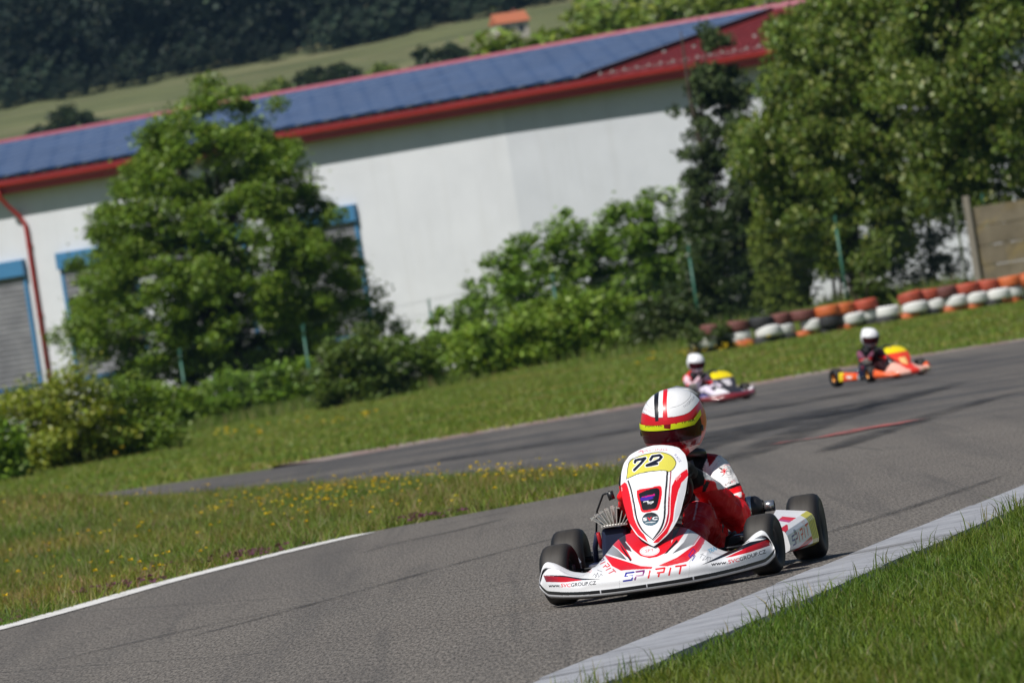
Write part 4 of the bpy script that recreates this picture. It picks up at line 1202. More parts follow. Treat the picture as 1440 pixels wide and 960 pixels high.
def hero_fairing_art():
    c = Canvas(745, 690, 1105, 870, 6, WHITE)
    W_ = WHITE
    # left half
    c.poly(Z2([(640, 300), (700, 370), (900, 432), (1090, 492), (1210, 500), (1200, 520), (1000, 528), (890, 538), (800, 492), (725, 390), (620, 300), (630, 270)]), RED)
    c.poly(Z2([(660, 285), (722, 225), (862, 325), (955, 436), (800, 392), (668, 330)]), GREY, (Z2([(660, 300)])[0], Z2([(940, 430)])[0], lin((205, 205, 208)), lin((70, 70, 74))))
    c.poly(Z2([(730, 215), (835, 165), (905, 260), (1010, 440), (940, 395), (855, 318)]), RED)
    c.poly(Z2([(832, 170), (950, 100), (960, 250), (1000, 350), (930, 320)]), BLK, (Z2([(860, 200)])[0], Z2([(980, 320)])[0], BLK, lin((90, 60, 64))))
    c.poly(Z2([(870, 250), (1000, 440), (985, 445), (900, 320)]), BLK)
    c.stroke(Z2([(722, 220), (858, 322), (980, 448), (1060, 478)]), .9, W_); c.stroke(Z2([(650, 300), (700, 350), (800, 390), (960, 440), (1090, 480)]), 1.3, W_)
    # right half
    c.poly(Z1([(716, 655), (700, 648), (655, 712), (600, 752), (525, 785), (560, 787), (640, 768), (690, 722), (722, 668)]), RED)
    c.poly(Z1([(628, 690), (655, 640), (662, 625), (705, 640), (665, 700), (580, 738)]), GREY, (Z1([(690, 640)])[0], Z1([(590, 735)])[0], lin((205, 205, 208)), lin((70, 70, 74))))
    c.poly(Z1([(615, 610), (655, 622), (605, 692), (545, 748), (575, 700)]), RED)
    c.poly(Z1([(580, 610), (622, 612), (592, 672), (560, 702), (565, 650)]), BLK, (Z1([(600, 615)])[0], Z1([(565, 700)])[0], BLK, lin((90, 60, 64))))
    c.stroke(Z1([(660, 625), (610, 695), (545, 752)]), 1.0, W_); c.stroke(Z1([(706, 648), (668, 702), (590, 745), (540, 765)]), 1.3, W_)
    c.poly(Z1([(600, 680), (548, 740), (560, 735), (604, 690)]), BLK)
    # central red hood
    c.poly(Z1([(388, 600), (392, 640), (398, 690), (425, 722), (455, 746), (490, 755), (520, 750), (552, 735), (575, 705), (585, 650), (585, 600)]), RED)
    c.stroke(Z1([(396, 690), (425, 726), (455, 751), (490, 760), (522, 755), (556, 738)]), 1.2, W_)
    c.ellipse(Z1([(491, 726)])[0], 14.0, 7.2, W_, -.08); c.ellipse(Z1([(491, 726)])[0], 12.6, 6.2, lin((214, 120, 120)), -.08); c.ellipse(Z1([(491, 726)])[0], 12.0, 5.7, W_, -.08)
    c.text('SPT', *Z1([(474, 733), (508, 728)]), 4.2, RED, .1)
    # wings: dark red wedge with a black sweep above
    c.poly(Z2([(105, 582), (300, 588), (500, 618), (730, 628), (500, 634), (320, 612)]), BLK)
    c.poly(Z2([(95, 588), (125, 655), (320, 658), (500, 636), (330, 606)]), DRED, (Z2([(110, 600)])[0], Z2([(480, 640)])[0], DRED, RED))
    c.poly(Z2([(310, 455), (345, 468), (420, 520), (350, 495)]), RED)
    c.poly(Z4([(285, 735), (560, 600), (720, 530), (890, 498), (890, 510), (640, 600), (420, 690)]), BLK)
    c.poly(Z4([(500, 668), (700, 575), (895, 500), (900, 560), (720, 620), (560, 660)]), DRED, (Z4([(900, 540)])[0], Z4([(520, 660)])[0], DRED, RED))
    c.poly(Z4([(595, 520), (660, 480), (640, 500)]), RED)
    # lettering
    RR = [BLUE, lin((120, 30, 110)), RED, RED, RED, RED]
    c.racing('SPIRIT', *Z1([(390, 845), (634, 812)]), 10.4, RR, .235)
    c.racing('SPIRIT', *Z2([(612, 398), (790, 585)]), 8.0, RR, .17)
    c.racing('SPIRIT', *Z4([(212, 690), (352, 488)]), 8.0, RR, .17)
    c.text('www.', *Z2([(152, 708), (272, 704)]), 4.2, BLK, .1, bold=.5); c.text('SVC', *Z2([(280, 706), (380, 704)]), 5.0, RED, .1, bold=.3); c.text('GROUP.CZ', *Z2([(384, 702), (640, 678)]), 5.0, BLK, .1, bold=.3)
    c.text('www.', *Z4([(378, 740), (520, 722)]), 4.8, BLK, .1, bold=.5); c.text('SVC', *Z4([(530, 720), (628, 700)]), 5.0, RED, .1, bold=.3); c.text('GROUP.CZ', *Z4([(632, 698), (866, 626)]), 5.2, BLK, .1, bold=.3)
    c.text('TRAFI', *Z4([(362, 632), (450, 588)]), 6.0, SKYB, .1, bold=.4); c.text('CO', *Z4([(452, 586), (498, 562)]), 5.6, lin((235, 120, 110)), .1, bold=.3)
    c.text('TR', *Z2([(500, 490), (545, 525)]), 5.0, SKYB, 0, bold=.3); c.text('CO', *Z2([(540, 555), (590, 560)]), 5.0, lin((235, 100, 90)), 0)
    for z, pts in ((Z4, [[(280, 670), (300, 640), (330, 655), (300, 690), (325, 685), (350, 660), (345, 700)], [(350, 662), (390, 672)], [(370, 665), (365, 700)], [(285, 640), (310, 632)]]),
                   (Z2, [[(605, 600), (625, 570), (645, 600), (630, 615), (655, 560), (668, 610), (690, 570), (705, 590)], [(650, 530), (700, 550)]])):
        for p in pts: c.stroke(z(p), .55, BLK)
    c.poly(Z4([(528, 572), (585, 548), (602, 590), (575, 600), (545, 582)]), YEL); c.stroke(Z4([(600, 580), (715, 522)]), .7, BLK); c.text('TONY', *Z4([(590, 562), (690, 520)]), 4.2, lin((225, 170, 60)), .1, bold=.3)
    for p in ([(858, 585), (875, 640), (880, 730)], ): c.stroke(Z2(p), .35, lin((150, 150, 152)))
    c.stroke(Z4([(330, 500), (190, 700), (178, 860)]), .35, lin((150, 150, 152)))
    return c
def stripe(cols, P, art=True):
    """black bumper stripe and white under-lip that follow the edge of the fairing"""
    nx, nw = P.shape[:2]
    z = P[..., 2]; zb = z[:, 1:2]; d = z - zb
    w = np.broadcast_to(np.linspace(0, 1, nw)[None], z.shape)
    m = (d > .013) & (d < .027) & (w < .4)
    C = cols.reshape(nx, nw, 3); C[m] = BLK
    x = P[..., 0]
    g = m & ((np.abs(x + .20) < .0025) | (np.abs(x - .0) < .0025) | (np.abs(x - .19) < .0025)); C[g] = lin((200, 200, 205))
    return C.reshape(-1, 3)
def make_fairing(art, parent, fine=True):
    nx, nw = (760, 260) if fine else (80, 40)
    P = fairing_sheet(nx, nw)
    f = drawing((0, -.40, .13))
    px, py = f(P.reshape(-1, 3))
    C = art.sample(px, py); C = stripe(C, P)
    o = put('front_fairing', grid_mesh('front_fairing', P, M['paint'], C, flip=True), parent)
    if not fine: return o
    # inner skin gives the shell its thickness
    Q = fairing_sheet(100, 40); Q[..., 1] += .006; Q[..., 2] -= .006; Q[..., 0] *= .994
    put('fairing_lining', grid_mesh('fairing_lining', Q, M['black'], None), o)
    return o

# ---- upright front panel (number plate)
PZ = [.197, .209, .228, .25, .285, .32, .39, .456, .51, .545, .575, .588, .597, .600]
PW = [.004, .045, .10, .148, .196, .226, .266, .288, .282, .262, .21, .145, .07, .004]
def panel_sheet(n, m):
    t = np.linspace(0, 1, n) ; t = .5 - .5 * np.cos(np.pi * t) * (1 - .0)
    z = PZ[0] + (PZ[-1] - PZ[0]) * t
    w = np.interp(z, PZ, PW) / 2
    kk = max(3, n // 30) | 1
    w = np.convolve(np.pad(w, kk // 2, mode='edge'), np.ones(kk) / kk, 'valid')
    s = np.linspace(-1, 1, m)
    f = (z - .190) / .412
    xc = .026 - .004 * f
    y = -.405 + .50 * f - .03 * np.sin(np.pi * f)
    P = np.empty((n, m, 3))
    P[..., 0] = xc[:, None] + w[:, None] * s[None]
    P[..., 1] = y[:, None] + .055 * (np.abs(s)[None] ** 2.2) * (w / .144)[:, None] - .016 * np.exp(-((s[None]) / .38) ** 2) * (f[:, None] < .75) * np.sin(np.pi * np.clip(f / .75, 0, 1))[:, None]
    P[..., 2] = z[:, None] + 0 * s[None]
    return P
def hero_panel_art():
    c = Canvas(855, 610, 985, 780, 8, WHITE)
    # red flanks
    c.poly(Z3([(122, 490), (160, 455), (190, 470), (222, 600), (250, 750), (325, 880), (352, 932), (270, 872), (190, 765), (156, 640), (120, 550)]), RED)
    c.poly(Z3([(100, 560), (122, 550), (156, 640), (190, 765), (235, 835), (180, 800), (110, 660)]), lin((200, 200, 203)))
    c.poly(Z3([(660, 350), (670, 400), (620, 455), (590, 520), (560, 640), (545, 760), (500, 860), (430, 930), (385, 935), (440, 870), (480, 790), (505, 700), (515, 590), (535, 490), (570, 420), (620, 375)]), RED)
    c.poly(Z3([(680, 400), (612, 460), (585, 560), (562, 690), (552, 780), (600, 700), (650, 500)]), lin((205, 205, 210)))
    for off, w, col in ((0, 2.6, BLK), (16, 1.1, W2), (28, 1.6, lin((150, 16, 50))), (40, 1.0, W2)):
        c.stroke(Z3([(502 + off, 372), (495 + off, 470), (484 + off, 600), (478 + off, 730), (450 + off * .9, 820), (388 + off * .2, 908 + off * .25)]), w, col, True)
    for off, w, col in ((0, 2.2, BLK), (-15, 1.2, W2)):
        c.stroke(Z3([(190 + off, 445), (215 + off, 520), (240 + off, 640), (262 + off, 750), (310 + off * .9, 840), (384 + off * .2, 908 - off * .25)]), w, col, True)
    # number field
    c.smooth(Z3([(175, 432), (186, 330), (205, 282), (262, 250), (352, 224), (450, 214), (532, 240), (572, 292), (560, 340), (520, 374), (470, 364), (370, 372), (270, 392), (205, 420)]), BLK)
    c.smooth(Z3([(180, 426), (191, 330), (209, 287), (264, 255), (352, 229), (450, 219), (528, 244), (566, 294), (555, 337), (518, 368), (470, 359), (370, 367), (268, 387), (205, 414)]), YEL)
    for w, col in ((6.0, W2), (3.9, lin((18, 22, 40)))):
        c.stroke(Z3([(244, 296), (250, 280), (326, 264), (290, 306), (238, 358)]), w, col)
        c.stroke(Z3([(368, 276), (384, 250), (440, 240), (456, 254), (438, 276), (386, 300), (338, 322), (420, 308)]), w, col, False)
    c.stroke(Z3([(268, 216), (300, 206), (318, 210), (300, 220), (320, 226)]), .6, lin((200, 60, 80)))
    c.text('RACING', *Z3([(280, 216), (500, 202)]), 3.2, lin((215, 120, 130)), .3)
    c.stroke(Z3([(175, 310), (190, 285), (230, 258)]), .6, lin((150, 150, 156)))
    c.text('RACE', *Z3([(556, 240), (600, 300)]), 3.4, lin((110, 100, 160)), 0)
    c.text('MTD', *Z3([(578, 445), (612, 405)]), 3.4, W2, .1); c.text('OT', *Z3([(140, 530), (150, 500)]), 2.6, W2, .1)
    # air duct with its red surround
    c.smooth(Z3([(258, 522), (300, 506), (360, 500), (432, 484), (456, 500), (456, 570), (432, 664), (400, 680), (306, 694), (282, 640), (262, 570)]), RED)
    c.smooth(Z3([(274, 546), (350, 514), (428, 504), (438, 560), (416, 650), (380, 668), (312, 676), (292, 620)]), BLK)
    c.poly(Z3([(284, 588), (300, 570), (402, 548), (404, 562), (380, 572), (396, 580), (370, 592), (298, 604)]), lin((60, 30, 150))); c.poly(Z3([(296, 574), (400, 548), (404, 560), (330, 574)]), lin((205, 20, 110)))
    c.stroke(Z3([(314, 612), (350, 604), (345, 616), (392, 610), (372, 624), (346, 622)]), .9, W2)
    # round badge
    c.ellipse(Z3([(368, 746)])[0], 11.8, 9.4, lin((40, 62, 74)), -.12, ((0, 725), (0, 742), lin((20, 20, 24)), lin((70, 104, 120))))
    c.text('S', *Z3([(310, 760), (340, 756)]), 4.0, W2, .1, bold=.6); c.text('V', *Z3([(345, 756), (378, 752)]), 4.0, RED, .1, bold=.6); c.text('C', *Z3([(384, 754), (422, 750)]), 4.0, W2, .1, bold=.6)
    c.stroke(Z3([(330, 776), (405, 768)]), .8, W2)
    return c
W2 = lin((240, 240, 242))
def make_panel(art, parent, fine=True):
    P = panel_sheet(*((260, 190) if fine else (50, 40)))
    px, py = drawing((0.015, -.08, .40))(P.reshape(-1, 3))
    if not fine: P[..., 2] = .197 + (P[..., 2] - .197) * .74; P[..., 1] = -.26 + (P[..., 1] + .26) * .8; P[..., 0] = .026 + (P[..., 0] - .026) * 1.25
    o = put('front_panel', grid_mesh('front_panel', P, M['paint'], art.sample(px, py)), parent)
    Q = panel_sheet(60, 40); Q[..., 1] += .005
    if not fine: Q[..., 2] = .197 + (Q[..., 2] - .197) * .74; Q[..., 1] = -.26 + (Q[..., 1] + .26) * .8; Q[..., 0] = .026 + (Q[..., 0] - .026) * 1.25
    put('panel_back', grid_mesh('panel_back', Q, M['black'], None, flip=True), o)
    return o

# ---- side pods
def pod_art(hero=True, base=WHITE, accent=RED, tail=YEL):
    c = Canvas(0, 0, 560, 170, 3, base)      # millimetres: along the pod, up from the ground
    c.poly([(0, 0), (150, 0), (70, 20), (0, 28)], accent)
    c.poly([(90, 168), (280, 128), (430, 112), (430, 136), (250, 168)], accent); c.poly([(200, 150), (330, 128), (430, 120), (330, 140)], lin((120, 20, 50)))
    c.poly([(420, 0), (560, 0), (560, 170), (440, 170), (428, 90)], tail)
    if hero:
        for k in (440, 465, 492, 520): c.stroke([(k, 20), (k + 8, 150)], 7, lin((90, 100, 20)))
        c.racing('SPIRIT', (60, 124), (405, 98), 54, [BLUE, lin((120, 30, 110)), RED, RED, RED, RED], .2)
        c.ellipse((150, 48), 22, 14, GREY); c.text('TOP', (320, 40), (380, 34), 18, lin((230, 150, 60)))
    else: c.poly([(150, 60), (330, 50), (300, 110), (170, 115)], lin((230, 220, 210)))
    return c
def make_pod(side, art, parent, base=WHITE, accent=RED):
    """box-like moulded pod between the wheels; side +1 = driver's left"""
    n = 230
    t = np.linspace(0, 1, n)
    yy = .31 + .46 * t
    xo = .505 + .075 * t - .018 * np.cos(t * np.pi) * 0
    xi = (.415 if side > 0 else .462) - .01 * t
    zt = .165 + .045 * t; zb = .062 + .002 * t
    prof = []   # section: inner bottom, outer bottom, outer face up, shoulder, top to inner
    sec_n = 220
    P = np.empty((n, sec_n, 3)); C = np.empty((n, sec_n, 3))
    for i in range(n):
        ol = [(xi[i], zb[i] + .01), (xo[i] - .03, zb[i]), (xo[i] - .004, zb[i] + .012), (xo[i], zb[i] + .03), (xo[i] - .006, zt[i] - .03), (xo[i] - .014, zt[i] - .012), (xo[i] - .035, zt[i] + .004), (xi[i] + .01, zt[i] + (.028 if side > 0 else -.05)), (xi[i], zt[i] + (.01 if side > 0 else -.07))]
        ol = np.array(ol); d = np.concatenate([[0], np.cumsum(np.linalg.norm(np.diff(ol, axis=0), axis=1))])
        q = np.linspace(0, d[-1], sec_n)
        P[i, :, 0] = np.interp(q, d, ol[:, 0]) * side; P[i, :, 2] = np.interp(q, d, ol[:, 1]); P[i, :, 1] = yy[i]
        face = (P[i, :, 2] - zb[i]) / (zt[i] - zb[i])
        C[i] = art.sample(np.full(sec_n, t[i] * 555.0), (1 - np.clip(face, 0, 1)) * 165 + 2)
        top = np.where(q > d[6])[0]
        C[i, top] = base
        if .35 < t[i] < .62: C[i, top[: len(top) // 2]] = accent if t[i] > .45 else lin((200, 60, 120))
    o = put('side_pod', grid_mesh('side_pod', P, M['paint'], C.reshape(-1, 3), flip=side < 0), parent)
    for i in (0, n - 1):
        b = MB()
        ring = [P[i, j] for j in range(0, sec_n, 6)]
        b.poly([tuple(p) for p in (ring if (i == 0) == (side > 0) else ring[::-1])])
        b.obj('pod_end', M['white'], o)
    return o

# ---- wheels
def rubber_mat():
    t = NT('slick tyre rubber')
    geo = t.n('ShaderNodeTexCoord').outputs['Object']
    sep = t.n('ShaderNodeSeparateXYZ'); t.link(geo, sep.inputs[0])
    ax = t.math('ABSOLUTE', sep.outputs['X'])
    n = t.noise(18, 5, .6, t.coords((3, .6, .6)))
    tread = t.ramp(t.math('ADD', t.math('MULTIPLY', ax, 14.0), t.math('MULTIPLY', n, .25)), [(.5, 1.0), (.95, 0.0)])
    dust = t.mix(n, (0.022, 0.020, 0.018), (0.058, 0.052, 0.046))
    # worn, dusty band runs round the tread only
    r2 = t.math('ADD', t.math('MULTIPLY', sep.outputs['Y'], sep.outputs['Y']), t.math('MULTIPLY', sep.outputs['Z'], sep.outputs['Z']))
    out = t.math('GREATER_THAN', r2, 0.0128)
    c = t.mix(t.math('MULTIPLY', tread, out), (0.012, 0.012, 0.0135), dust)
    t.base(c, t.math('ADD', t.math('MULTIPLY', tread, .08), .52), 0, .3)
    return t.m
M['rubber'] = rubber_mat()
M['white'] = plain('white moulded plastic', WHITE, .35, var=.03, coat=.3)
M['gold'] = plain('orange wheel alloy', (0.5, 0.2, 0.03), .35, .4)
def make_wheel(c, R, W, steer, parent, rim_mat):
    e = empty('wheel', c, steer); e.parent = parent
    b = MB(); pr = tyre_profile(R, W, .062, .008)
    b.lathe(pr, axis='X', n=48, closed=True); b.obj('tyre', M['rubber'], e)
    b = MB(); h = W / 2
    b.lathe([(.064, -h * .8), (.056, -h * .78), (.052, -h * .3), (.05, h * .3), (.056, h * .78), (.064, h * .8)], axis='X', n=32)
    b.lathe([(.052, h * .15), (.03, h * .3), (.022, h * .5), (.0, h * .52)], axis='X', n=24)
    b.lathe([(.052, -h * .15), (.03, -h * .1), (.0, -h * .05)], axis='X', n=24)
    for k in range(3):
        a = k * 2.094; b.tube([(h * .35, .026 * math.cos(a), .026 * math.sin(a)), (h * .55, .026 * math.cos(a), .026 * math.sin(a))], .006, 6)
    b.obj('rim', rim_mat, e)
    return e

# ---- helmet
def helmet_sheet(n, m, off=0.0, th0=0.0, th1=math.pi, ph0=-math.pi, ph1=math.pi):
    th = np.linspace(th0, th1, n)[:, None]; ph = np.linspace(ph0, ph1, m)[None]
    # polar angle from the crown, azimuth from the face (-Y)
    sx, sy, sz = np.sin(th) * np.sin(ph), -np.sin(th) * np.cos(ph), np.cos(th) + 0 * ph
    ex = 2.25
    k = (np.abs(sx) ** ex + np.abs(sy) ** ex + np.abs(sz) ** ex) ** (-1 / ex)
    x, y, z = .136 * sx * k, .162 * sy * k, np.where(sz > 0, .150, .158) * sz * k
    low = np.clip(-z / .158, 0, 1)
    x = x * (1 - .20 * low ** 1.6); y = y * (1 - .10 * low ** 2) - .022 * low * (np.cos(ph) > 0) * np.cos(ph).clip(0, 1)
    z = np.maximum(z, -.150)
    P = np.stack([x, y, z], -1)
    if off:
        r = np.linalg.norm(P, axis=-1, keepdims=True); P = P * (1 + off / r)
    return P
HEL_C, HEL_YAW, HEL_ROLL = np.array((.040, .735, .668)), math.radians(-9), math.radians(3)
HEL_M = Matrix.Rotation(HEL_YAW, 3, 'Z') @ Matrix.Rotation(HEL_ROLL, 3, 'Y') @ Matrix.Rotation(math.radians(9), 3, 'X')
def hero_helmet_art():
    c = Canvas(885, 525, 1010, 670, 8, lin((206, 14, 26)))
    c.smooth(Z5([(110, 290), (160, 310), (230, 335), (330, 335), (420, 325), (500, 297), (560, 240), (592, 180), (600, 40), (300, 20), (100, 100)]), WHITE)
    c.stroke(Z5([(165, 215), (178, 242), (230, 268), (330, 266), (430, 240), (500, 190), (520, 140), (500, 90)]), .4, lin((60, 60, 64)), True)
    c.stroke(Z5([(128, 285), (180, 318), (230, 336), (330, 338), (420, 327), (505, 296), (570, 230)]), .5, lin((40, 30, 34)), True)
    c.poly(Z5([(232, 20), (272, 20), (262, 200), (264, 366), (236, 368), (226, 220)]), BLK)
    c.poly(Z5([(306, 20), (340, 20), (328, 220), (334, 360), (298, 360), (294, 220)]), lin((220, 20, 36)))
    c.text('SVC', *Z5([(466, 262), (498, 240)]), 3.4, lin((140, 140, 150)), .1); c.text('GROUP', *Z5([(500, 238), (556, 180)]), 3.6, lin((110, 110, 118)), .1)
    c.text('RACING', *Z5([(144, 275), (205, 305)]), 3.0, lin((200, 150, 155)), .1)
    c.stroke(Z5([(340, 110), (350, 105), (335, 130)]), .5, lin((170, 170, 175))); c.stroke(Z5([(335, 205), (372, 165)]), .5, lin((170, 170, 175)))
    c.poly(Z5([(490, 560), (535, 530), (590, 560), (545, 650), (520, 640)]), lin((225, 225, 228))); c.poly(Z5([(440, 580), (535, 520), (480, 570)]), BLK)
    c.poly(Z5([(330, 560), (440, 540), (500, 545), (480, 580), (380, 580)]), WHITE); c.stroke(Z5([(390, 560), (440, 560)]), 1.2, BLK)
    return c
def hero_strip_art():
    c = Canvas(885, 560, 1010, 625, 8, LIME)
    c.text('MARVEL', *Z5([(158, 414), (294, 408)]), 3.2, BLK, .1, bold=.25)
    c.poly(Z5([(376, 372), (430, 362), (402, 392)]), lin((150, 20, 30))); c.text('TIMER', *Z5([(440, 386), (550, 362)]), 3.8, BLK, .1, bold=.4)
    c.poly(Z5([(300, 362), (362, 352), (358, 430), (306, 424)]), DRED)
    return c
def visor_mat():
    t = NT('tinted visor')
    t.base((0.035, 0.003, 0.006), 0.12, 0, 0.3, 0.0)  # reddish reflections in the dark visor are put into its base colour
    return t.m
M['visor'] = visor_mat()
M['visor_red'] = plain('red reflection on visor edge', (0.16, 0.006, 0.012), .12, coat=.5)  # red reflection low on the visor, painted as the colour of its edge
def make_helmet(parent, hero=True, shell=WHITE):
    h = empty('helmet', HEL_C); h.rotation_mode = 'QUATERNION'; h.rotation_quaternion = HEL_M.to_quaternion(); h.parent = parent
    n, m = (300, 420) if hero else (60, 80)
    P = helmet_sheet(n, m)
    Wp = P.reshape(-1, 3) @ np.array(HEL_M).T + HEL_C
    if hero:
        px, py = drawing(tuple(HEL_C - np.array((0, .1, 0))))(Wp); C = hero_helmet_art().sample(px, py)
        back = P.reshape(-1, 3)[:, 1] > .055
        C[back] = lin((120, 122, 128))
    else:
        C = np.tile(shell, (n * m, 1))
    put('shell', grid_mesh('shell', P, M['paint'], C, flip=True), h)
    # visor, brow strip, chin intake, pivot screws, rear spoiler
    V = helmet_sheet(40, 120, .0045, math.radians(80), math.radians(119), -1.28, 1.28)
    put('visor', grid_mesh('visor', V, M['visor'], None, flip=True), h)
    if hero:
        S = helmet_sheet(50, 300, .007, math.radians(79), math.radians(87.5), -1.32, 1.32)
        rise = np.clip((np.abs(np.linspace(-1.32, 1.32, 300)) - .95) / .37, 0, 1)
        S[..., 2] += (.030 * rise)[None] * (np.linspace(-1.32, 1.32, 300) > 0)[None]
        Ws = S.reshape(-1, 3) @ np.array(HEL_M).T + HEL_C
        px, py = drawing(tuple(HEL_C - np.array((0, .1, 0))))(Ws)
        put('visor_strip', grid_mesh('visor_strip', S, M['paint'], hero_strip_art().sample(px, py), flip=True), h)
        S = helmet_sheet(12, 100, .006, math.radians(107), math.radians(119.5), -1.28, 1.28)  # band made wide to carry the painted red reflection
        put('visor_rim_reflection', grid_mesh('visor_rim_reflection', S, M['visor_red'], None, flip=True), h)
    for s in (-1, 1):
        b = MB(); b.lathe([(0, .006), (.012, .005), (.014, 0), (.014, -.01)], axis='X', n=16)
        if s < 0: bmesh.ops.scale(b.bm, vec=(-1, 1, 1), verts=b.bm.verts)
        o = b.obj('pivot_screw', M['black'], h); o.location = (s * .134, -.045, -.02)
    b = MB(); b.box((0, -.182, -.105), (.075, .03, .022), bev=.008); b.obj('chin_vent', M['black'], h)
    b = MB()
    b.tube([(-.10, .085, .098), (-.055, .11, .117), (0, .12, .124), (.055, .11, .117), (.10, .085, .098)], [.006, .014, .017, .014, .006], 10)
    b.obj('rear_spoiler', plain('grey spoiler plastic', (.16, .17, .18), .4) if hero else M['white'], h)
    return h

# ---- the rest of the kart
def make_kart(name, label, loc, yaw, style, scale=1.0):
    hero = style == 'hero'
    k = empty(name, loc, yaw, scale)
    tag(k, label, 'go-kart', 'go-karts on the track')
    if hero:
        fa, pa, po = hero_fairing_art(), hero_panel_art(), pod_art()
        base, acc, tail, rim = WHITE, RED, YEL, M['darkmetal']
    elif style == 'orange':
        base, acc, tail, rim = lin((236, 92, 22)), lin((224, 44, 24)), lin((230, 200, 20)), M['gold']
        fa = Canvas(745, 690, 1105, 870, 2, base)
        fa.poly([(830, 700), (1010, 700), (1060, 800), (960, 830), (850, 840), (800, 790)], lin((236, 178, 160))); fa.poly([(880, 720), (960, 720), (930, 850), (890, 850)], lin((232, 60, 40))); fa.poly([(960, 800), (1090, 770), (1090, 800), (960, 830)], lin((240, 200, 150)))
        fa.poly([(1000, 690), (1030, 690), (1000, 830), (985, 830)], lin((225, 50, 60)))
        pa = Canvas(855, 610, 985, 780, 2, lin((226, 66, 40))); pa.poly([(850, 600), (990, 600), (990, 668), (850, 686)], lin((240, 216, 10))); pa.poly([(900, 720), (930, 715), (920, 790), (900, 790)], lin((240, 190, 120)))
        po = pod_art(False, base, acc, tail)
    else:
        base, acc, tail, rim = lin((226, 222, 228)), lin((214, 60, 60)), lin((200, 200, 210)), M['darkmetal']
        fa = Canvas(745, 690, 1105, 870, 2, base)
        fa.poly([(745, 818), (1105, 760), (1105, 870), (745, 870)], lin((120, 34, 40))); fa.poly([(800, 770), (830, 765), (825, 800), (795, 805)], lin((190, 30, 90))); fa.poly([(755, 780), (790, 770), (785, 810), (755, 815)], lin((50, 40, 130))); fa.poly([(860, 700), (1000, 690), (960, 790), (880, 800)], lin((46, 44, 50)))
        pa = Canvas(855, 610, 985, 780, 2, lin((205, 200, 210))); pa.poly([(850, 600), (990, 600), (990, 672), (850, 690)], lin((238, 214, 10))); pa.poly([(850, 690), (990, 672), (990, 780), (850, 780)], lin((60, 58, 64))); pa.poly([(895, 700), (935, 694), (925, 740), (905, 745)], lin((205, 200, 205)))
        po = pod_art(False, lin((210, 120, 120)), lin((200, 40, 40)), lin((215, 150, 150)))
    make_fairing(fa, k, True if hero else False) if hero else make_fairing(fa, k, False)
    make_panel(pa, k, hero)
    for s in (-1, 1): make_pod(s, po, k, base, acc)
    st = math.radians(-6)
    for s in (-1, 1):
        make_wheel((s * .435, 0, .125), .127, .112, st, k, rim)
        make_wheel((s * .517, .95, .140), .141, .128, 0, k, rim)
    # chassis, floor, axle, bumper bars
    b = MB()
    for s in (-1, 1):
        b.tube([(s * .36, 0, .085), (s * .30, .08, .055), (s * .22, .3, .05), (s * .24, .7, .055), (s * .27, 1.02, .07)], .014, 8)
        b.tube([(s * .12, -.38, .06), (s * .16, -.2, .055), (s * .22, .3, .05)], .013, 8)
        b.tube([(s * .24, .25, .06), (s * .44, .28, .09), (s * .46, .68, .09), (s * .25, .72, .06)], .010, 8)
        b.tube([(s * .36, 0, .085), (s * .40, 0, .125)], .018, 8)
    b.tube([(-.12, -.38, .06), (.12, -.38, .06)], .013, 8); b.tube([(-.22, .3, .05), (.22, .3, .05)], .013, 8); b.tube([(-.26, .98, .07), (.26, .98, .07)], .013, 8)
    b.tube([(-.11, -.36, .06), (-.1, -.42, .15), (.1, -.42, .15), (.11, -.36, .06)], .009, 8)
    b.tube([(-.36, .0, .10), (-.02, .04, .10), (.36, 0, .10)], .007, 6)
    b.obj('chassis_frame', M['darkmetal'], k)
    b = MB(); b.box((0, -.02, .035), (.36, .74, .004)); b.obj('floor_tray', M['darkmetal'], k)
    b = MB(); b.tube([(-.5, .95, .14), (.5, .95, .14)], .013, 12); b.lathe([(.03, 0), (.09, 0), (.09, .006), (.03, .006)], (.16, .95, .14), 'X', 28, True); b.lathe([(.03, 0), (.085, 0), (.085, .005), (.03, .005)], (-.17, .95, .14), 'X', 28, True); b.obj('rear_axle', M['steel'], k)
    b = MB(); b.tube([(-.5, 1.16, .13), (-.3, 1.2, .13), (.3, 1.2, .13), (.5, 1.16, .13)], .035, 10); b.tube([(-.2, 1.0, .09), (-.2, 1.2, .13)], .012, 8); b.tube([(.2, 1.0, .09), (.2, 1.2, .13)], .012, 8); b.obj('rear_bumper', M['black'], k)
    # seat shell
    n, m = 26, 22
    P = np.empty((n, m, 3))
    for i in range(n):
        f = i / (n - 1)
        cy, cz = np.interp(f, [0, .35, .6, 1], [.48, .70, .86, .98]), np.interp(f, [0, .35, .6, 1], [.075, .055, .16, .50])
        w = np.interp(f, [0, .3, .6, .85, 1], [.15, .185, .195, .17, .12])
        for j in range(m):
            a = (j / (m - 1) - .5) * 2
            P[i, j] = (w * math.sin(a * 1.45), cy - .16 * (1 - math.cos(a * 1.45)) * np.interp(f, [0, .4, .7, 1], [.1, .5, 1, .6]), cz + .15 * (1 - math.cos(a * 1.45)) * np.interp(f, [0, .4, .7, 1], [.9, 1, .4, 0]))
    o = put('seat', grid_mesh('seat', P, M['seat']), k); sm = o.modifiers.new('t', 'SOLIDIFY'); sm.thickness = .006
    # steering wheel and column
    SW = Vector((.0, .27, .415)); nrm = Vector((0, .80, .60)).normalized()
    q = Vector((0, 0, 1)).rotation_difference(nrm).to_matrix()
    b = MB(); ring = [(.13 + .012 * math.cos(t), .012 * math.sin(t)) for t in np.linspace(0, 2 * math.pi, 13)[:-1]]
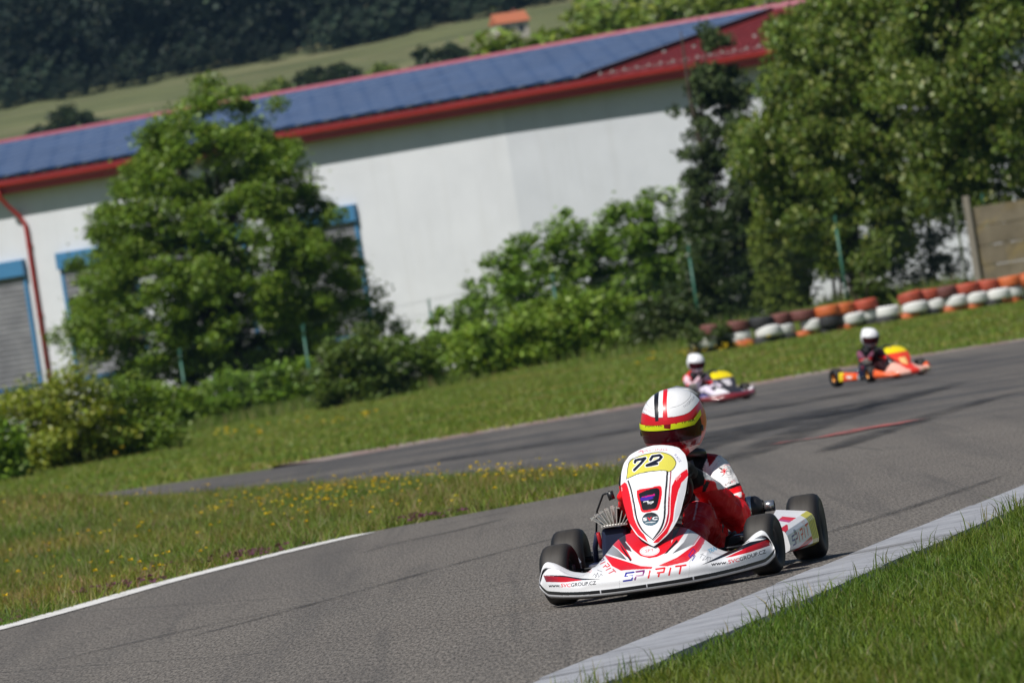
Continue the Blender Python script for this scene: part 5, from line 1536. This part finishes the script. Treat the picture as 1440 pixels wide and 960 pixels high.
    b.lathe(ring, SW, 'Z', 40, True, q)
    for a in (0.5, math.pi - .5, -math.pi / 2): b.tube([SW, SW + q @ Vector((.125 * math.cos(a), .125 * math.sin(a), -.004))], .009, 6)
    sw = b.obj('steering_wheel', M['black'], k)
    b = MB(); b.tube([SW, (0.01, -.02, .12)], .010, 8); b.tube([(-.04, .02, .52), (-.01, -.18, .22)], .007, 6); b.obj('steering_column', M['steel'], k)
    b = MB()
    for s in (-1, 1): b.tube([(s * .13, -.20, .06), (s * .13, -.24, .16), (s * .10, -.25, .19)], .006, 6)
    b.obj('pedals', M['steel'], k) if False else b.obj('pedal_set', M['steel'], k)
    # air cooled engine on the driver's right: crankcase, fan of cooling fins, plug lead
    eng = MB()
    eng.box((-.250, .52, .185), (.115, .20, .18), Matrix.Rotation(.1, 3, 'Y'), .02); eng.tube([(-.36, .58, .12), (-.345, .50, .20), (-.32, .46, .26)], .012, 8)
    eng.box((-.30, .55, .10), (.16, .22, .07), None, .015)
    e = eng.obj('engine', M['navy'], k)
    fins = MB()
    c0 = Vector((-.236, .44, .232))
    for i, a in enumerate(np.linspace(-50, 44, 9)):
        bx = -.046 + .092 * i / 8
        a = math.radians(a); d = Vector((math.sin(a), .06, math.cos(a)))
        L = .080 - .014 * abs(i - 4) / 4
        fins.box(c0 + Vector((bx, 0, .055)) + d * (L * .5), (.0034, .09, L), Matrix.Rotation(a, 3, 'Y'))
        fins.box(c0 + Vector((bx, -.045, .055)) + d * (L * .9) + Vector((.008 * math.cos(a), 0, 0)), (.020, .006, .006), Matrix.Rotation(a, 3, 'Y'))
    fins.box(c0 + Vector((0, .01, .052)), (.115, .10, .012), None, .003)
    fins.obj('cooling_fins', M['alu'], e)
    b = MB(); b.tube([c0 + Vector((0, .03, .16)), c0 + Vector((-.008, .03, .195))], .015, 10); b.tube([c0 + Vector((-.008, .03, .195)), c0 + Vector((-.04, .05, .185)), c0 + Vector((-.08, .08, .12)), c0 + Vector((-.10, .1, .03))], .0045, 8); b.obj('plug_lead', M['black'], e)
    b = MB(); b.tube([(-.315, .44, .262), (-.312, .46, .20), (-.29, .50, .17)], .009, 8); b.obj('engine_bracket', M['redpart'], e)
    # intake silencer and exhaust on the driver's left
    b = MB(); b.lathe([(0, -.13), (.045, -.13), (.052, -.12), (.052, .02), (.046, .03), (.030, .045), (.030, .05)], (.30, .90, .255), 'X', 24); b.box((.235, .88, .24), (.10, .12, .10), None, .02); b.tube([(.12, .9, .2), (.2, .9, .24)], .03, 10)
    x = b.obj('intake_silencer', M['black'], k)
    b = MB(); b.lathe([(.0525, -.02), (.054, -.018), (.054, .0), (.0525, .002)], (.30, .90, .255), 'X', 24, True); b.lathe([(.02, .045), (.023, .045), (.0235, .095), (.021, .097), (.019, .06)], (.30, .90, .255), 'X', 20); b.obj('silencer_tip', M['steel'], x)
    # fuel tank between the legs, levers and hoses beside the seat
    b = MB(); b.box((0, .16, .16), (.19, .22, .20), None, .04); b.obj('fuel_tank', plain('grey tank plastic', (.3, .3, .29), .5) if False else M['seat'], k)
    b = MB(); b.tube([(.20, .46, .07), (.23, .44, .16), (.27, .42, .18)], .008, 6); b.tube([(.24, .60, .12), (.30, .50, .13), (.33, .34, .10)], .007, 6); b.box((.25, .52, .13), (.06, .05, .06), None, .008); b.tube([(.17, .34, .10), (.30, .36, .14), (.36, .30, .13)], .006, 6); b.obj('brake_hose', M['darkmetal'], k)
    for s in (-1, 1):
        b = MB()
        b.box((s * .385, .0, .125), (.025, .06, .07), None, .006); b.tube([(s * .38, .02, .13), (s * .12, .08, .13)], .006, 6)
        b.obj('stub_axle', M['darkmetal'], k)
    return k, SW, q

def hero_sleeve_art():
    c = Canvas(955, 630, 1060, 790, 8, lin((238, 22, 30)))
    c.poly(Z3([(560, 100), (820, 230), (800, 420), (790, 480), (700, 520), (560, 440)]), BLK)
    c.smooth(Z3([(782, 350), (822, 255), (860, 215), (940, 205), (1010, 270), (1060, 370), (1085, 455), (920, 520), (882, 455), (838, 440), (800, 428)]), lin((232, 228, 226)))
    c.poly(Z3([(818, 252), (850, 200), (925, 222), (905, 240), (860, 300), (830, 335)]), lin((150, 12, 26)))
    for k in range(5): c.ellipse(Z3([(838 + k * 13, 285 - k * 10)])[0], .7, .7, lin((20, 10, 14)))
    c.poly(Z3([(782, 350), (805, 300), (812, 420), (800, 430)]), lin((190, 186, 184)))
    c.stroke(Z3([(836, 420), (870, 340), (930, 260)]), .5, lin((190, 184, 182)))
    c.poly(Z3([(915, 518), (1090, 452), (1092, 478), (935, 532)]), BLK)
    c.poly(Z3([(985, 560), (1090, 528), (1092, 572), (1040, 576)]), lin((232, 228, 226))); c.poly(Z3([(1015, 580), (1085, 575), (1085, 590), (1050, 595)]), BLK)
    c.poly(Z3([(838, 455), (800, 540), (775, 540), (790, 480), (815, 445)]), lin((30, 30, 34)))
    # round sleeve badge and small lettering
    c.stroke(Z3([(918, 342), (936, 352)]), 1.8, BLK); c.stroke(Z3([(925, 372), (938, 372)]), 1.2, BLK); c.stroke(Z3([(938, 405), (950, 395)]), 1.2, BLK)
    for k in range(7):
        a = k * .9; c.stroke(Z3([(956, 368), (956 + 24 * math.cos(a), 368 + 22 * math.sin(a))]), 1.3, RED)
    c.ellipse(Z3([(988, 372)])[0], 4.4, 5.0, lin((150, 150, 154))); c.ellipse(Z3([(988, 372)])[0], 3.7, 4.3, lin((232, 228, 226))); c.text('M', *Z3([(972, 385), (1004, 380)]), 4.4, BLK, .1)
    c.stroke(Z3([(950, 325), (985, 314), (1010, 330)]), .6, lin((210, 90, 100))); c.stroke(Z3([(950, 420), (985, 414), (1012, 418)]), .5, lin((170, 170, 174)))
    c.text('RACE', *Z3([(962, 480), (1008, 464)]), 2.6, BLK, .1, bold=.2); c.text('CO', *Z3([(1014, 462), (1044, 448)]), 2.8, RED, .1)
    return c
def hero_knee_art():
    c = Canvas(940, 685, 1030, 790, 6, lin((190, 8, 18)))
    c.stroke(Z3([(680, 606), (715, 596), (740, 606), (728, 680), (712, 750)]), 2.2, lin((200, 150, 155)))
    c.text('MIR', *Z3([(742, 810), (790, 640)]), 5.0, lin((190, 60, 70)), 0, bold=.3)
    c.stroke(Z3([(830, 600), (872, 680), (890, 740)]), 1.6, lin((190, 130, 135)))
    return c
def make_driver(name, label, loc, yaw, style, SW, q, scale=1.0):
    hero = style == 'hero'
    d = None
    vox = .0045 if hero else .013
    b = MB()
    sub = 2
    HIP, CH = Vector((0, .80, .16)), Vector((.005, .83, .37))
    b.chain([((0, .78, .15), .135), ((.0, .82, .26), .135), ((.005, .83, .37), .14), ((.01, .81, .45), .125)], sub, .3)
    b.chain([((-.10, .80, .15), .10), ((.10, .80, .15), .10)], sub, .3)
    b.chain([((-.115, .80, .44), .075), ((.02, .81, .465), .085), ((.155, .80, .445), .078)], sub, .3)
    b.chain([((.02, .80, .49), .075), ((.045, .765, .55), .062), ((.058, .745, .64), .07)], sub, .3)
    arms = {}
    for s in (-1, 1):
        ang = math.radians(-32 if s > 0 else 208)
        rim = SW + q @ Vector((.13 * math.cos(ang), .13 * math.sin(ang), 0))
        sh = Vector((.172, .795, .443)) if s > 0 else Vector((-.125, .795, .435)); el = Vector((.262, .60, .235)) if s > 0 else Vector((-.165, .56, .27))
        wr = rim + Vector((s * .028, .085, -.022))
        b.chain([(sh, .072), (sh.lerp(el, .5) + Vector((s * .012, 0, .01)), .066), (el, .064), (el.lerp(wr, .35), .066), (el.lerp(wr, .75), .054), (wr, .038)], sub, .3)
        arms[s] = (rim, ang, wr)
        kn, an = Vector((.142, .27, .275)) if s > 0 else Vector((-.085, .28, .24)), Vector((s * .125, -.12, .115))
        hp = Vector((s * .095, .74, .15))
        b.chain([(hp, .095), (hp.lerp(kn, .5), .084), (kn, .066), (kn.lerp(an, .35) + Vector((0, .02, -.01)), .060), (an, .040)], sub, .3)
        b.chain([(an + Vector((0, .03, -.03)), .034), (an + Vector((0, -.06, -.035)), .034), (an + Vector((0, -.14, .0)), .028)], sub, .3)
    me = remeshed(b, 'person', vox, M['cloth'], 5)
    V = verts_of(me).astype(float)
    # folds of the loose suit around elbows, waist and knees
    nrm = np.empty(len(V) * 3, np.float32); me.vertices.foreach_get('normal', nrm); nrm = nrm.reshape(-1, 3)
    if hero:
        dsp = np.array([mnoise.noise(Vector((p[0] * 16, p[1] * 16, p[2] * 34))) * (.4 if p[0] > .1 and p[2] > .33 else 1.2) + mnoise.noise(Vector((p[0] * 34 + 3, p[1] * 20, p[2] * 40))) * .18 for p in V])
        V = V + nrm * (dsp * .009)[:, None]
        me.vertices.foreach_set('co', V.astype(np.float32).ravel()); me.update()
    C = np.empty((len(V), 3))
    RS, BK, WT = lin((238, 22, 30)), lin((14, 14, 17)), lin((232, 228, 226))
    x, y, z = V.T
    upper = (np.abs(x - .01) > .115) & (y > .60) & (z > .20)
    legs = (y < .66) & (np.abs(x) < .30) & (z < .37) & ~upper
    if style == 'hero':
        C[:] = RS
        chest = (y > .6) & (np.abs(x - .02) < .135) & (z > .12); C[chest] = BK
        px, py = drawing((.15, .70, .36))(V)
        art = hero_sleeve_art()
        arm = (x > .10) & ~legs; C[arm] = art.sample(px[arm], py[arm])
        sl = (x < -.06) & (y > .55) & (z > .30); C[sl] = WT
        C[(z > .505) & (np.abs(x - .04) < .11)] = BK
        px, py = drawing((.18, .25, .25))(V)
        lg = legs & (y < .55); C[lg] = hero_knee_art().sample(px[lg], py[lg])
        C[(y < -.09)] = BK
    elif style == 'orange':
        C[:] = BK; C[(np.abs(x) > .12) & (z < .36) & (y > .2) & (y < .75)] = RS; C[(np.abs(x) > .15) & (z > .38)] = lin((120, 70, 90))
        C[legs] = lin((40, 14, 18)); C[legs & (np.abs(x) > .17)] = RS
    else:
        C[:] = RS; C[(np.abs(x - .01) < .11) & (y < .78) & (z > .2)] = lin((30, 28, 34)); C[legs] = lin((218, 208, 226)); C[(np.abs(x) > .2) & (y < .6)] = lin((222, 212, 228)); C[(np.abs(x) > .13) & (z > .36) & (y < .78)] = lin((225, 190, 200)); C[y < -.09] = BK
    set_cols(me, C)
    p = put(name, me); p.location = loc; p.rotation_euler = (0, 0, yaw); p.scale = (scale,) * 3
    tag(p, label, 'person', 'kart drivers')
    # gloves: palm, four fingers closed round the rim, thumb along it
    for s in (-1, 1):
        rim, ang, wr = arms[s]
        rad = (q @ Vector((math.cos(ang), math.sin(ang), 0))).normalized(); tan = (q @ Vector((-math.sin(ang), math.cos(ang), 0))).normalized(); n = (q @ Vector((0, 0, 1))).normalized()
        g = MB()
        g.chain([(wr, .031), (wr.lerp(rim, .45) + rad * .018, .028), (rim + rad * .026 + n * .012, .024)], 2, .25)
        for i, L in enumerate((.88, 1.0, .95, .78)):
            o = tan * ((i - 1.5) * .0185)
            pts = []
            for j, a in enumerate(np.linspace(70, 70 - 235 * L, 6)):
                a = math.radians(a)
                pts.append((rim + o * (1 + .1 * j / 5) + (rad * math.cos(a) + n * math.sin(a)) * .0225, .0098 - .0005 * j))
            g.chain([(wr.lerp(rim, .5) + rad * .022 + o * .9 + n * .006, .012), (rim + o + rad * .012 + n * .024, .0105)] + pts, 1, .4)
        th = tan * (.036 if True else 0)
        g.chain([(wr.lerp(rim, .35), .016), (rim + th * .8 + n * .028 - rad * .004, .012), (rim + th * 1.25 + n * .018 - rad * .016, .0105), (rim + th * 1.5 - rad * .021, .009)], 1, .3)
        gm = remeshed(g, 'glove', .0042 if hero else .008, M['glove'], 2)
        put('glove', gm, p)
    make_helmet(p, hero)
    if hero:
        # rib protector, neck brace strap and sleeve badge
        ms = plain('grey strap', (.10, .10, .12), .7)
        for pts in ([(.09, .70, .50), (.105, .68, .40), (.10, .665, .28)], [(-.07, .70, .50), (-.085, .68, .40), (-.08, .665, .28)]):
            b = MB(); b.tube(pts, .012, 8); b.obj('harness_strap', ms, p)
        b = MB(); t_ = [(.05 + .088 * math.sin(a), .755 - .075 * math.cos(a), .525 + .012 * math.cos(a)) for a in np.linspace(0, 2 * math.pi, 25)]
        b.tube(t_, .020, 10, False); b.obj('neck_brace', M['black'], p)
    return p
ka, SW, q = make_kart('go_kart', 'white and red racing kart with yellow number 72 plate in the foreground', (HX, HZ, .009), -YAW, 'hero')
make_driver('person', 'driver in red, white and black suit with striped helmet in the number 72 kart', (HX, HZ, .009), -YAW, 'hero', SW, q)
g2 = on_ground(1016, 567); g3 = on_ground(1261, 533)
P2, P3 = (float(g2[0]), float(g2[1]), .009), (float(g3[0]), float(g3[1]), .009)
make_kart('go_kart', 'white, red and dark kart with yellow number plate on the far bend', P2, math.radians(27), 'purple', .78)
make_driver('person', 'driver in plain white helmet and red jacket with pale trousers in the white far kart', P2, math.radians(27), 'purple', SW, q, .78)
make_kart('go_kart', 'orange and yellow kart with orange wheels on the far bend', P3, math.radians(25), 'orange', .78)
make_driver('person', 'driver in plain white helmet and black and red suit in the orange kart', P3, math.radians(25), 'orange', SW, q, .78)
# ---------------------------------------------------------------- summer haze
def build_haze():
    t = NT('haze air'); 
    for n in list(t.N):
        if n.type == 'BSDF_PRINCIPLED': t.N.remove(n)
    v = t.N.new('ShaderNodeVolumePrincipled')
    v.inputs['Color'].default_value = (0.40, 0.68, 1.0, 1); v.inputs['Density'].default_value = 0.00008; v.inputs['Anisotropy'].default_value = 0.3
    t.L.new(v.outputs[0], t.out.inputs['Volume'])
    b = MB(); b.box((0, 600, 94.25), (2200, 2300, 191.5))
    o = b.obj('haze', t.m); tag(o, kind='stuff'); o['label'] = 'thin blue summer haze in the air'; o['category'] = 'haze'
build_haze()
